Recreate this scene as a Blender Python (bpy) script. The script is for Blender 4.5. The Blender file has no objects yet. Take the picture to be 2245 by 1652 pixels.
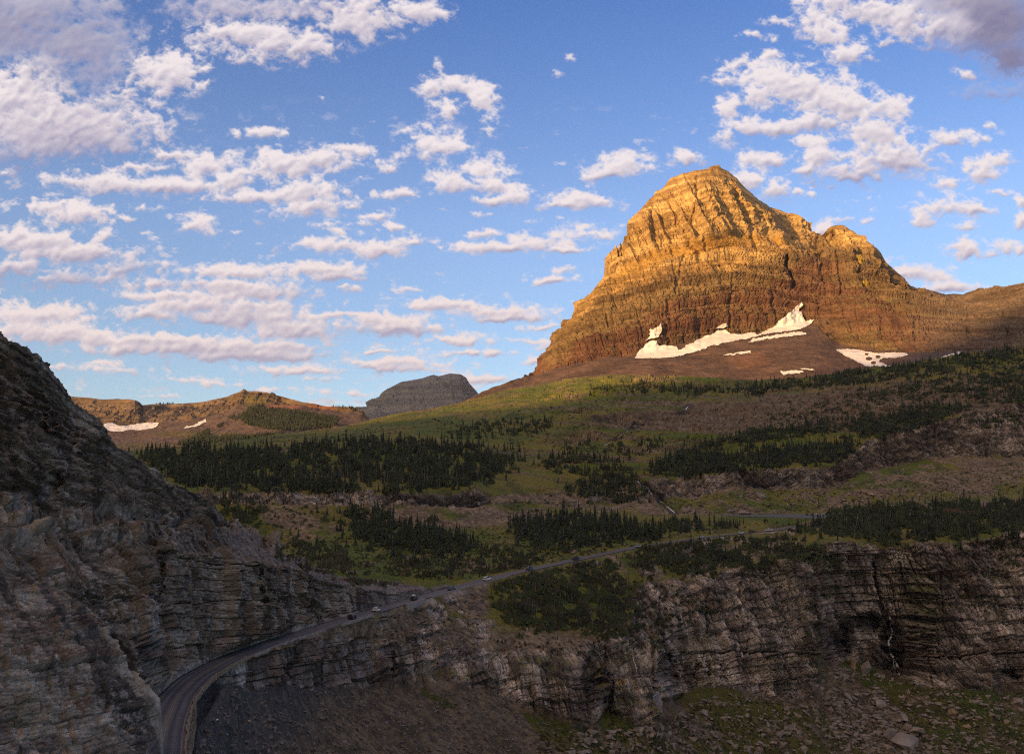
import bpy, math, random
import numpy as np
from mathutils import Vector

sc = bpy.context.scene
C = sc.collection
R = math.radians

# ------------------------------------------------------------------ camera
PW, PH = 2245.0, 1652.0          # units the survey points below are given in
HF = R(55.0)
F = (PW / 2) / math.tan(HF / 2)
PITCH = math.atan((1150 - PH / 2) / F)
cam_d = bpy.data.cameras.new('camera')
cam = bpy.data.objects.new('camera', cam_d)
C.objects.link(cam)
cam.location = (0, 0, 0)
cam.rotation_euler = (math.pi / 2 + PITCH, 0, 0)
cam_d.sensor_fit = 'HORIZONTAL'
cam_d.angle = HF
cam_d.clip_start = 1.0
cam_d.clip_end = 200000
sc.camera = cam

# ------------------------------------------------------------------ light
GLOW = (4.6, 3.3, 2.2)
SUN_EL, SUN_AZ = 8.5, 42.0       # elevation, and how far left of straight-behind the sun stands
world = bpy.data.worlds.new('World')
sc.world = world
world.use_nodes = True
wn = world.node_tree
for n in list(wn.nodes):
    wn.nodes.remove(n)
sky = wn.nodes.new('ShaderNodeTexSky')
sky.sky_type = 'NISHITA'
sky.sun_disc = False
sky.sun_elevation = R(SUN_EL)
sky.sun_rotation = R(180 + SUN_AZ)
sky.altitude = 2000
sky.air_density = 1.0
sky.dust_density = 0.3
sky.ozone_density = 2.5
hsv = wn.nodes.new('ShaderNodeMix'); hsv.data_type = 'RGBA'; hsv.blend_type = 'MULTIPLY'
hsv.inputs[0].default_value = 1.0
hsv.inputs[7].default_value = (0.86, 0.92, 1.28, 1)
# deeper blue overhead, paler and a little milky towards the horizon
wt0 = wn.nodes.new('ShaderNodeTexCoord'); wsx = wn.nodes.new('ShaderNodeSeparateXYZ'); wrp = wn.nodes.new('ShaderNodeValToRGB')
wrp.color_ramp.elements[0].position = 0.0; wrp.color_ramp.elements[0].color = (0.98, 0.80, 0.63, 1)
wrp.color_ramp.elements[1].position = 0.55; wrp.color_ramp.elements[1].color = (0.53, 0.67, 0.98, 1)
_e = wrp.color_ramp.elements.new(0.30); _e.color = (1.24, 1.02, 1.02, 1)
wn.links.new(wt0.outputs['Generated'], wsx.inputs[0]); wn.links.new(wsx.outputs['Z'], wrp.inputs[0]); wn.links.new(wrp.outputs['Color'], hsv.inputs[7])
bg = wn.nodes.new('ShaderNodeBackground')
bg.inputs[1].default_value = 0.15
wo = wn.nodes.new('ShaderNodeOutputWorld')
wn.links.new(sky.outputs[0], hsv.inputs[6])
# unseen warm glow added to the sky behind the camera to warm the shade
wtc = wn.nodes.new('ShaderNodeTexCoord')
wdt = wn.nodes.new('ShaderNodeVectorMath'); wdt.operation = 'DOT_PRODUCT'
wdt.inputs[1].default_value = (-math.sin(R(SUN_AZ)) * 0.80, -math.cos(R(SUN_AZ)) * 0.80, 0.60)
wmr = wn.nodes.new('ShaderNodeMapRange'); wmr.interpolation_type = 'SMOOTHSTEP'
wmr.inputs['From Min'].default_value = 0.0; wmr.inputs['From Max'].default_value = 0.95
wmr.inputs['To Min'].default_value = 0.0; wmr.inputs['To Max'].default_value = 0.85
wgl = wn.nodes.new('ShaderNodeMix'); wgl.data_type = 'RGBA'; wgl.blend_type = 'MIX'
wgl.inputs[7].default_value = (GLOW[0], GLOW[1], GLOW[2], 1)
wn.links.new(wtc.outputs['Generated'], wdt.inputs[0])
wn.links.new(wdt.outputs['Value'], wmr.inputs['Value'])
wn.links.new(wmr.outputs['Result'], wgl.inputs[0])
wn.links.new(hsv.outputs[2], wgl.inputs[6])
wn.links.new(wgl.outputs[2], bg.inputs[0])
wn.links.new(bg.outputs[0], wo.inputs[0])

sun_d = bpy.data.lights.new('sun', 'SUN')
sun_d.energy = 5.0
sun_d.angle = R(2.0)
sun_d.color = (1.0, 0.57, 0.21)
sun = bpy.data.objects.new('sun', sun_d)
C.objects.link(sun)
sa, ca = math.sin(R(SUN_AZ)), math.cos(R(SUN_AZ))
SD = Vector((sa * math.cos(R(SUN_EL)), ca * math.cos(R(SUN_EL)), -math.sin(R(SUN_EL))))
sun.rotation_euler = SD.to_track_quat('-Z', 'Y').to_euler()

sc.view_settings.view_transform = 'Standard'
sc.view_settings.look = 'None'
sc.view_settings.gamma = 1.0
sc.view_settings.exposure = 0.7
CLOUD_E = 0.60                   # brightness of the cloud layer on the sky backdrop
HAZE_D = 2.2e-5
sc.cycles.max_bounces = 5
sc.cycles.diffuse_bounces = 3
sc.cycles.transparent_max_bounces = 8
sc.cycles.use_denoising = False
sc.cycles.filter_width = 1.15

# ------------------------------------------------------------------ maths
cP, sP = math.cos(PITCH), math.sin(PITCH)


def unproj(x, y, Y):
    x = np.asarray(x, np.float64); y = np.asarray(y, np.float64)
    X = (x - PW / 2) / F
    Z = -(y - PH / 2) / F
    dy = cP - Z * sP
    dz = sP + Z * cP
    return np.stack([X / dy * Y, Y + 0 * X, dz / dy * Y], -1)


def slope(y):
    Z = -(np.asarray(y, float) - PH / 2) / F
    return (sP + Z * cP) / (cP - Z * sP)


def proj(P):
    P = np.asarray(P, float)
    x, y, z = P[..., 0], P[..., 1], P[..., 2]
    d = y * cP + z * sP
    v = -y * sP + z * cP
    return x / d * F + PW / 2, -v / d * F + PH / 2


def h3(a, b, c, seed=0):
    a = a.astype(np.int64); b = b.astype(np.int64); c = c.astype(np.int64)
    h = (a * 374761393 + b * 668265263 + c * 1274126177 + seed * 974634777) & 0xFFFFFFFF
    h = ((h ^ (h >> 13)) * 1103515245) & 0xFFFFFFFF
    h = ((h ^ (h >> 16)) * 668265263) & 0xFFFFFFFF
    h = h ^ (h >> 15)
    return (h & 0xFFFFFF).astype(np.float32) / 16777216.0


def vn(x, y, z=None, seed=0):
    x = np.asarray(x, np.float32); y = np.asarray(y, np.float32)
    x, y = np.broadcast_arrays(x, y)
    ix = np.floor(x); iy = np.floor(y)
    fx = x - ix; fy = y - iy
    fx = fx * fx * (3 - 2 * fx); fy = fy * fy * (3 - 2 * fy)
    if z is None:
        o = np.zeros_like(ix)
        a = h3(ix, iy, o, seed); b = h3(ix + 1, iy, o, seed)
        c = h3(ix, iy + 1, o, seed); d = h3(ix + 1, iy + 1, o, seed)
        return (a + (b - a) * fx) * (1 - fy) + (c + (d - c) * fx) * fy
    z = np.asarray(z, np.float32)
    iz = np.floor(z); fz = z - iz; fz = fz * fz * (3 - 2 * fz)
    r = 0
    for k in (0, 1):
        a = h3(ix, iy, iz + k, seed); b = h3(ix + 1, iy, iz + k, seed)
        c = h3(ix, iy + 1, iz + k, seed); d = h3(ix + 1, iy + 1, iz + k, seed)
        q = (a + (b - a) * fx) * (1 - fy) + (c + (d - c) * fx) * fy
        r = r + q * (fz if k else (1 - fz))
    return r


def fbm(x, y, z=None, o=4, seed=0, g=0.5):
    r, a, t = 0, 1.0, 0
    for i in range(o):
        f = 2.03 ** i
        r = r + a * (vn(x * f + 17.3 * i, y * f + 5.1 * i, None if z is None else z * f + 9.7 * i, seed + i) - 0.5)
        t += a
        a *= g
    return r / t * 2      # about -1..1


def ridged(x, y, z=None, o=3, seed=0):
    r, a, t = 0, 1.0, 0
    for i in range(o):
        f = 2.1 ** i
        n = vn(x * f + 3.3 * i, y * f + 7.7 * i, None if z is None else z * f, seed + i)
        r = r + a * (1 - np.abs(2 * n - 1)) ** 2
        t += a
        a *= 0.5
    return r / t


def bricks(s, z, w, h, seed, crack=0.5, cw=0.06):
    """blocky bedding: random push per block, open joints between blocks"""
    zz = z / h + 0.45 * vn(z / h * 0.37, s / w * 0.11, None, seed + 5) + 0.25 * vn(s / w * 0.7, z / h * 0.5, None, seed + 6)
    row = np.floor(zz)
    fz = zz - row
    wr = 0.6 + 0.9 * h3(row, row * 0, row * 0, seed + 1)
    uu = s / (w * wr) + h3(row, row * 0 + 3, row * 0, seed + 2) * 7 + 0.25 * vn(z / h * 1.3, s / w, None, seed + 8)
    col = np.floor(uu)
    fu = uu - col
    r = h3(row, col, row * 0, seed + 3)
    eu = np.minimum(fu, 1 - fu); ez = np.minimum(fz, 1 - fz)
    e = np.minimum(eu / cw, ez / (cw * w / h * 0.6))
    k = np.clip(1 - e, 0, 1)
    return (r - 0.5) - crack * k


def sstep(a, b, x):
    t = np.clip((x - a) / (b - a), 0, 1)
    return t * t * (3 - 2 * t)


def inpoly(x, y, poly):
    x = np.asarray(x); y = np.asarray(y)
    ins = np.zeros(np.broadcast(x, y).shape, bool)
    n = len(poly)
    for i in range(n):
        x1, y1 = poly[i]; x2, y2 = poly[(i + 1) % n]
        if y1 == y2:
            continue
        c = ((y1 > y) != (y2 > y)) & (x < (x2 - x1) * (y - y1) / (y2 - y1) + x1)
        ins ^= c
    return ins


def blob(U, V, cx, cy, rx, ry, ang=0.0):
    a = R(ang)
    dx = (U - cx); dy = (V - cy)
    p = (dx * math.cos(a) + dy * math.sin(a)) / rx
    q = (-dx * math.sin(a) + dy * math.cos(a)) / ry
    return np.exp(-(p * p + q * q))


def seg_dist(U, V, pts):
    d = np.full(U.shape, 1e9, np.float32)
    for (x1, y1), (x2, y2) in zip(pts[:-1], pts[1:]):
        L = (x2 - x1) ** 2 + (y2 - y1) ** 2
        t = np.clip(((U - x1) * (x2 - x1) + (V - y1) * (y2 - y1)) / L, 0, 1)
        d = np.minimum(d, np.hypot(U - x1 - t * (x2 - x1), V - y1 - t * (y2 - y1)))
    return d


# ------------------------------------------------------------------ object helpers
def tag(o, label=None, cat=None, group=None, kind=None):
    if label: o['label'] = label
    if cat: o['category'] = cat
    if group: o['group'] = group
    if kind: o['kind'] = kind
    return o


def link(name, me, mat=None, parent=None):
    o = bpy.data.objects.new(name, me)
    C.objects.link(o)
    if mat is not None and me is not None and hasattr(me, 'materials') and len(me.materials) == 0:
        me.materials.append(mat)
    if parent is not None:
        o.parent = parent
    return o


def mesh_np(name, verts, faces, smooth=False, col=None):
    """faces: (n,3) or (n,4) int array"""
    me = bpy.data.meshes.new(name)
    verts = np.ascontiguousarray(verts, np.float32).reshape(-1, 3)
    faces = np.ascontiguousarray(faces, np.int32)
    k = faces.shape[1]
    me.vertices.add(len(verts)); me.vertices.foreach_set('co', verts.ravel())
    me.loops.add(faces.size); me.loops.foreach_set('vertex_index', faces.ravel())
    me.polygons.add(len(faces))
    me.polygons.foreach_set('loop_start', np.arange(0, faces.size, k, dtype=np.int32))
    me.polygons.foreach_set('loop_total', np.full(len(faces), k, np.int32))
    me.update(calc_edges=True)
    me.polygons.foreach_set('use_smooth', np.full(len(faces), bool(smooth)))
    if col is not None:
        a = me.attributes.new('base', 'FLOAT_COLOR', 'POINT')
        c = np.ones((len(verts), 4), np.float32)
        c[:, :3] = col.reshape(-1, 3)
        a.data.foreach_set('color', c.ravel())
    me.validate()
    return me


def grid_faces(nr, nc):
    i = np.arange(nr * nc).reshape(nr, nc)
    return np.stack([i[:-1, :-1], i[:-1, 1:], i[1:, 1:], i[1:, :-1]], -1).reshape(-1, 4)


def plain(name, col, rough=0.8, metal=0.0, var=0.0, vscale=1.0, bump=0.0, bscale=5.0):
    m = bpy.data.materials.new(name)
    m.use_nodes = True
    nt = m.node_tree
    b = nt.nodes['Principled BSDF']
    b.inputs['Roughness'].default_value = rough
    b.inputs['Metallic'].default_value = metal
    tc = nt.nodes.new('ShaderNodeTexCoord')
    n = nt.nodes.new('ShaderNodeTexNoise'); n.inputs['Scale'].default_value = vscale
    n.inputs['Detail'].default_value = 4
    nt.links.new(tc.outputs['Object'], n.inputs['Vector'])
    mr = nt.nodes.new('ShaderNodeMapRange')
    mr.inputs['From Min'].default_value = 0.3; mr.inputs['From Max'].default_value = 0.7
    mr.inputs['To Min'].default_value = 1 - var; mr.inputs['To Max'].default_value = 1 + var
    nt.links.new(n.outputs['Fac'], mr.inputs['Value'])
    mx = nt.nodes.new('ShaderNodeMix'); mx.data_type = 'RGBA'; mx.blend_type = 'MULTIPLY'
    mx.inputs[0].default_value = 1
    mx.inputs[6].default_value = (*col, 1)
    nt.links.new(mr.outputs['Result'], mx.inputs[7])
    nt.links.new(mx.outputs[2], b.inputs['Base Color'])
    if bump:
        n2 = nt.nodes.new('ShaderNodeTexNoise'); n2.inputs['Scale'].default_value = bscale
        n2.inputs['Detail'].default_value = 5
        nt.links.new(tc.outputs['Object'], n2.inputs['Vector'])
        bp = nt.nodes.new('ShaderNodeBump'); bp.inputs['Strength'].default_value = 1
        bp.inputs['Distance'].default_value = bump
        nt.links.new(n2.outputs['Fac'], bp.inputs['Height'])
        nt.links.new(bp.outputs[0], b.inputs['Normal'])
    return m


def terrain_mat(name, s, bump, aniso=6.0, contrast=0.45):
    """vertex albedo (rock type, turf, rubble) with procedural bedding and grain of size s metres"""
    m = bpy.data.materials.new(name)
    m.use_nodes = True
    nt = m.node_tree
    L = nt.links
    b = nt.nodes['Principled BSDF']
    b.inputs['Roughness'].default_value = 0.92
    b.inputs['Specular IOR Level'].default_value = 0.25
    at = nt.nodes.new('ShaderNodeAttribute'); at.attribute_name = 'base'
    tc = nt.nodes.new('ShaderNodeTexCoord')
    mp = nt.nodes.new('ShaderNodeMapping')
    mp.inputs['Scale'].default_value = (1 / s / aniso, 1 / s / aniso, 1 / s)
    mp.inputs['Rotation'].default_value = (0.03, -0.05, 0.3)
    L.new(tc.outputs['Object'], mp.inputs['Vector'])
    n1 = nt.nodes.new('ShaderNodeTexNoise'); n1.inputs['Scale'].default_value = 1
    n1.inputs['Detail'].default_value = 6; n1.inputs['Roughness'].default_value = 0.65
    n1.inputs['Distortion'].default_value = 0.4
    L.new(mp.outputs[0], n1.inputs['Vector'])
    n2 = nt.nodes.new('ShaderNodeTexNoise'); n2.inputs['Scale'].default_value = 0.9 / s
    n2.inputs['Detail'].default_value = 6; n2.inputs['Roughness'].default_value = 0.7
    L.new(tc.outputs['Object'], n2.inputs['Vector'])
    vo = nt.nodes.new('ShaderNodeTexVoronoi'); vo.inputs['Scale'].default_value = 0.55 / s
    L.new(tc.outputs['Object'], vo.inputs['Vector'])

    def rng(src, lo, hi):
        mr = nt.nodes.new('ShaderNodeMapRange')
        mr.inputs['From Min'].default_value = 0.3; mr.inputs['From Max'].default_value = 0.7
        mr.inputs['To Min'].default_value = lo; mr.inputs['To Max'].default_value = hi
        L.new(src, mr.inputs['Value'])
        return mr.outputs['Result']
    a1 = rng(n1.outputs['Fac'], 1 - contrast, 1 + contrast)
    a2 = rng(n2.outputs['Fac'], 1 - contrast * 0.8, 1 + contrast * 0.8)
    mm = nt.nodes.new('ShaderNodeMath'); mm.operation = 'MULTIPLY'
    L.new(a1, mm.inputs[0]); L.new(a2, mm.inputs[1])
    mx = nt.nodes.new('ShaderNodeMix'); mx.data_type = 'RGBA'; mx.blend_type = 'MULTIPLY'
    mx.inputs[0].default_value = 1
    L.new(at.outputs['Color'], mx.inputs[6]); L.new(mm.outputs[0], mx.inputs[7])
    L.new(mx.outputs[2], b.inputs['Base Color'])
    ad = nt.nodes.new('ShaderNodeMath'); ad.operation = 'ADD'
    L.new(n1.outputs['Fac'], ad.inputs[0]); L.new(n2.outputs['Fac'], ad.inputs[1])
    ad2 = nt.nodes.new('ShaderNodeMath'); ad2.operation = 'MULTIPLY_ADD'; ad2.inputs[1].default_value = 0.5
    L.new(vo.outputs['Distance'], ad2.inputs[0]); L.new(ad.outputs[0], ad2.inputs[2])
    bp = nt.nodes.new('ShaderNodeBump'); bp.inputs['Strength'].default_value = 1.0
    bp.inputs['Distance'].default_value = bump
    L.new(ad2.outputs[0], bp.inputs['Height'])
    L.new(bp.outputs[0], b.inputs['Normal'])
    return m


M_near = terrain_mat('near_rock', 0.8, 0.28, 3.0, 0.30)
M_mid = terrain_mat('valley_ground', 1.3, 0.8, 1.3, 0.42)
M_clem = terrain_mat('peak_rock', 5.0, 3.0, 6, 0.4)
M_far = terrain_mat('far_rock', 8.0, 4.0, 6, 0.35)


# ------------------------------------------------------------------ terrain lofts
def layer(name, rails, x0, x1, dx, dy, disp, colour, mat, back=(0, 200, -160), push=None, ragged=(), seed=1):
    """rails: bottom to top, each [(x, y, distance), ...]; the surface runs between them"""
    xs = np.arange(x0, x1 + dx, dx)
    ys, iY, bk = [], [], []
    for k, r in enumerate(rails):
        bk.append(float(k))
        r = sorted(r)
        px = np.array([p[0] for p in r], float)
        y = np.interp(xs, px, [p[1] for p in r])
        D = np.interp(xs, px, [1.0 / p[2] for p in r])
        ys.append(y); iY.append(D)
    for k in range(len(rails) - 2, -1, -1):
        ys[k] = np.maximum(ys[k], ys[k + 1] + 0.3)
        iY[k] = np.maximum(iY[k], iY[k + 1] * 1.0005)
    ry, ri, rb = [], [], []
    for k in range(len(rails)):               # a ragged edge only disturbs the ground right beside it
        a = ragged[k] if k < len(ragged) else 0
        jig = a * (fbm(xs / 23.0, xs * 0 + k, None, 5, seed + 11 * k, 0.62)) * 1.6
        if a and 0 < k < len(rails) - 1:
            for side in (-1, 0, 1):
                if side == 0:
                    ry.append(ys[k] + jig); ri.append(iY[k]); rb.append(float(k))
                else:
                    gap = np.abs(ys[k + side] - ys[k])
                    f = np.clip(2.2 * a / np.maximum(gap, 1e-3), 0, 0.35)
                    ry.append(ys[k] * (1 - f) + ys[k + side] * f); ri.append(iY[k] * (1 - f) + iY[k + side] * f)
                    rb.append(k + side * 0.1)
        else:
            ry.append(ys[k] + jig); ri.append(iY[k]); rb.append(float(k))
    ys, iY = ry, ri
    for k in range(len(ys) - 2, -1, -1):
        ys[k] = np.maximum(ys[k], ys[k + 1] + 0.1)
        iY[k] = np.maximum(iY[k], iY[k + 1] * 1.0001)
    V, D, B = [], [], []
    for k in range(len(ys) - 1):
        gap = np.percentile(ys[k] - ys[k + 1], 92)
        n = max(2, int(math.ceil(gap / dy)))
        t = (np.arange(n + (1 if k == len(ys) - 2 else 0)) / n)[:, None]
        V.append(ys[k] * (1 - t) + ys[k + 1] * t)
        D.append(iY[k] * (1 - t) + iY[k + 1] * t)
        B.append(rb[k] + (rb[k + 1] - rb[k]) * t + 0 * xs)
    V = np.concatenate(V); D = np.concatenate(D); B = np.concatenate(B)
    U = np.broadcast_to(xs, V.shape)
    P = unproj(U, V, 1 / D)
    S = P.copy()
    for _ in range(3):
        S[1:-1] = (S[:-2] + S[2:] + 2 * S[1:-1]) / 4
    gu = np.gradient(S, axis=1); gv = np.gradient(S, axis=0)
    N = np.cross(gu, gv)
    flip = (N * P).sum(-1) > 0
    N[flip] *= -1
    N /= np.linalg.norm(N, axis=-1, keepdims=True) + 1e-9
    for _ in range(4):
        N[1:-1] = (N[:-2] + N[2:] + 2 * N[1:-1]) / 4
        N[:, 1:-1] = (N[:, :-2] + N[:, 2:] + 2 * N[:, 1:-1]) / 4
    N /= np.linalg.norm(N, axis=-1, keepdims=True) + 1e-9
    P0 = P.copy()
    P = P + N * disp(P0, N, U, V, B)[..., None]
    if push is not None:
        q = push(P0, N, U, V, B)
        P = P * (1 + q / P[..., 1])[..., None]
    gu = np.gradient(P, axis=1); gv = np.gradient(P, axis=0)
    n2 = np.cross(gu, gv)
    n2[(n2 * P).sum(-1) > 0] *= -1
    n2 /= np.linalg.norm(n2, axis=-1, keepdims=True) + 1e-9
    col = colour(P, n2, U, V, B)
    if back is not None:                      # the far side of the crest
        bx, by, bz = back
        ex = []
        for f in (0.03, 0.12, 0.35, 1.0):
            ex.append(P[-1] + np.array([bx, by, bz]) * f + np.stack([0 * xs, 0 * xs, fbm(xs / 9, xs * 0 + f * 9, None, 3) * by * 0.02], -1))
        P = np.concatenate([P, np.array(ex)])
        col = np.concatenate([col] + [col[-1:]] * 4)
    me = mesh_np(name, P, grid_faces(*P.shape[:2]), False, col)
    o = link(name, me, mat)
    tag(o, kind='structure')
    return o


def mixc(a, b, t):
    a = np.asarray(a, np.float32); b = np.asarray(b, np.float32)
    return a * (1 - t[..., None]) + b * t[..., None]


def bandw(B, on, soft=0.08):
    """1 inside the listed bands"""
    w = np.zeros(B.shape, np.float32)
    for k in on:
        w = np.maximum(w, sstep(k - soft, k + soft, B) * (1 - sstep(k + 1 - soft, k + 1 + soft, B)))
    return w

# ---- the road: a line of survey points (x, y, height below the camera)
road_pts = [(345, 1700, -33.6), (351, 1640, -33.5), (364, 1580, -33.4), (388, 1527, -33.3), (430, 1483, -33.1),
            (510, 1439, -32.9), (615, 1401, -32.5), (690, 1378, -32.1), (760, 1356, -31.6), (830, 1335, -31.0), (905, 1313, -29.9), (985, 1291, -27.6),
            (1064, 1270, -24.8), (1160, 1247, -21.4), (1260, 1226, -18.1), (1400, 1197, -12.2), (1500, 1183, -8.9), (1560, 1175, -7.0),
            (1620, 1169, -5.6), (1690, 1162.5, -3.7)]
rp = []
for x, y, z in road_pts:
    rp.append(unproj(x, y, z / slope(y)))
rp.append(unproj(1742, 1153, 695.0)); rp.append(unproj(1790, 1140, 735.0)); rp.append(unproj(1850, 1133, 760.0))
rp = np.array(rp, float)


def resample(p, step):
    d = np.r_[0, np.cumsum(np.linalg.norm(np.diff(p, axis=0), axis=1))]
    t = np.arange(0, d[-1], step)
    q = np.stack([np.interp(t, d, p[:, i]) for i in range(3)], -1)
    k = np.exp(-np.linspace(-2, 2, 15) ** 2); k /= k.sum()
    pad = np.concatenate([np.repeat(q[:1], 7, 0), q, np.repeat(q[-1:], 7, 0)])
    return np.stack([np.convolve(pad[:, i], k, 'valid') for i in range(3)], -1)


RC = resample(rp, 2.0)
tg = np.gradient(RC, axis=0); tg[:, 2] = 0
tg /= np.linalg.norm(tg, axis=1, keepdims=True)
RN = np.stack([tg[:, 1], -tg[:, 0], 0 * tg[:, 0]], -1)          # to the right: the valley side
RW = 3.25
ro3 = RC + RN * (RW + 0.55); ri3 = RC - RN * (RW + 0.8)


def edge_rail(E):
    u, v = proj(E)
    out = []
    last = -1e9
    for a, b, c in zip(u, v, E[:, 1]):
        if a > last + 0.4:
            out.append((a, b, c)); last = a
    return out


RO = edge_rail(ro3); RI = edge_rail(ri3)


# ================================================================== valley terrain
def yz(y, z):
    return float(z / slope(y))


b0 = [(-200, 1800, 125), (400, 1800, 150), (500, 1770, 203), (700, 1770, 250), (900, 1770, 285), (1122, 1770, 315), (1440, 1770, 345),
      (1600, 1770, 375), (1817, 1770, 400), (2172, 1770, 405), (2400, 1770, 405)]
b05 = [(-200, 1790, 128), (400, 1790, 152), (500, 1652, 228), (700, 1652, 277), (900, 1652, 322), (1122, 1652, 357), (1260, 1652, 372), (1440, 1652, 397),
       (1600, 1652, 440), (1817, 1652, 470), (2172, 1652, 480), (2400, 1652, 480)]
b1 = [(-200, 1785, 129), (400, 1785, 153), (430, 1600, 205), (490, 1500, 236), (515, 1500, 246), (540, 1516, 258), (625, 1498, 294), (690, 1513, 316), (750, 1501, 335), (850, 1501, 356), (915, 1496, 368), (975, 1491, 376),
      (1052, 1512, 384), (1123, 1532, 391), (1165, 1551, 392), (1260, 1591, 390), (1305, 1580, 398), (1325, 1557, 412), (1356, 1568, 408), (1400, 1585, 405),
      (1440, 1580, 410), (1446, 1529, 445), (1491, 1523, 462), (1536, 1504, 475), (1581, 1506, 480), (1629, 1512, 490), (1684, 1532, 495), (1750, 1531, 500),
      (1800, 1513, 510), (1812, 1460, 535), (1864, 1446, 560), (1902, 1454, 565), (1953, 1475, 560), (1974, 1482, 556), (2005, 1500, 540), (2064, 1511, 530), (2172, 1511, 530),
      (2200, 1498, 545), (2245, 1495, 548), (2400, 1490, 550)]
bl = [(-200, 1784, 129), (400, 1784, 153), (430, 1595, 206), (490, 1480, 243), (540, 1480, 265), (625, 1450, 300), (750, 1440, 342), (900, 1460, 375), (1052, 1470, 390),
      (1123, 1480, 398), (1260, 1490, 402), (1360, 1480, 420), (1440, 1465, 432), (1460, 1430, 455), (1500, 1426, 478), (1600, 1428, 495), (1700, 1430, 505), (1800, 1430, 520),
      (1830, 1400, 555), (1900, 1400, 575), (1990, 1430, 570), (2050, 1440, 545), (2150, 1434, 543), (2245, 1428, 548), (2400, 1420, 550)]
b2 = [(-200, 1783, 129), (400, 1783, 153), (430, 1590, 207), (480, 1476, 244), (530, 1453, 262), (620, 1424, 297), (700, 1400, 326), (760, 1396, 344), (830, 1400, 362), (900, 1420, 378), (980, 1428, 392),
      (1052, 1432, 400), (1109, 1436, 408), (1180, 1436, 414), (1306, 1411, 430), (1376, 1385, 445), (1400, 1300, 490), (1412, 1276, 505), (1460, 1270, 512), (1545, 1272, 515),
      (1600, 1250, 525), (1700, 1225, 540), (1760, 1225, 548), (1800, 1188, 565), (1870, 1190, 575), (1941, 1203, 585), (2040, 1184, 580), (2100, 1188, 575), (2245, 1165, 580), (2400, 1160, 580)]
bo = [(-200, 1745, yz(1745, -34)), (370, 1745, yz(1745, -34)), (380, 1700, yz(1700, -34))] + [p for p in RO if 383 < p[0] < 1735] + \
     [(1800, 1160, 620), (1900, 1135, 650), (2100, 1120, 660), (2400, 1105, 660)]
bi = [(-200, 1600, yz(1600, -34)), (325, 1600, yz(1600, -34))] + [p for p in RI if 340 < p[0] < 1735] + \
     [(1800, 1140, 650), (1870, 1115, 690), (1950, 1105, 700), (2100, 1100, 710), (2400, 1085, 710)]
c1 = [(-200, 1220, 560), (500, 1190, 600), (620, 1190, 590), (700, 1182, 590), (780, 1150, 630), (980, 1158, 640), (1100, 1150, 665), (1180, 1140, 690), (1330, 1131, 730),
      (1450, 1128, 755), (1560, 1126, 765), (1800, 1124, 790), (1860, 1112, 800), (1960, 1100, 810), (2400, 1070, 830)]
c2 = [(-200, 1105, 640), (500, 1102, 640), (830, 1108, 660), (1040, 1112, 690), (1060, 1105, 700), (1180, 1100, 740), (1330, 1100, 780), (1440, 1104, 785), (1467, 1089, 800), (1532, 1089, 810), (1600, 1066, 830),
      (1717, 1074, 840), (1787, 1069, 850), (1847, 1061, 862), (1897, 1029, 890), (1972, 1019, 905), (2047, 1001, 925), (2245, 1000, 945), (2400, 995, 950)]
c3 = [(-200, 1076, 650), (600, 1080, 655), (850, 1078, 672), (1000, 1078, 700), (1045, 1070, 715), (1070, 1090, 720), (1180, 1080, 760), (1330, 1080, 800), (1402, 1060, 808), (1432, 1049, 812), (1492, 1051, 822), (1552, 1044, 832), (1612, 1030, 848), (1722, 1030, 858),
      (1822, 1024, 873), (1862, 1004, 890), (1902, 966, 925), (2022, 940, 945), (2122, 905, 968), (2245, 884, 980), (2400, 875, 985)]
c4 = [(-200, 990, 850), (270, 987, 850), (500, 982, 850), (700, 968, 870), (900, 966, 880), (1050, 976, 880), (1140, 1012, 860), (1250, 1000, 890), (1400, 985, 920), (1600, 960, 965),
      (1800, 915, 1000), (2000, 880, 1015), (2245, 840, 1030), (2400, 830, 1030)]
c45 = [(-200, 988, 930), (270, 986, 930), (500, 968, 960), (700, 957, 1000), (900, 930, 1040), (1100, 905, 1120), (1300, 890, 1120), (1500, 880, 1120), (1700, 870, 1110), (1900, 840, 1110), (2100, 810, 1100), (2400, 785, 1090)]
c5 = [(-200, 992, 1000), (280, 989, 1000), (350, 984, 1000), (500, 966, 1050), (625, 951, 1100), (750, 934, 1170), (810, 921, 1200), (875, 906, 1240), (1000, 884, 1300), (1060, 868, 1350), (1122, 851, 1400), (1200, 838, 1400), (1280, 826, 1350),
      (1330, 821, 1330), (1500, 824, 1300), (1600, 830, 1280), (1660, 834, 1260), (1780, 827, 1230), (1900, 808, 1210), (2000, 794, 1200), (2100, 778, 1180), (2170, 766, 1170), (2245, 753, 1160), (2400, 730, 1150)]

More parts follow.
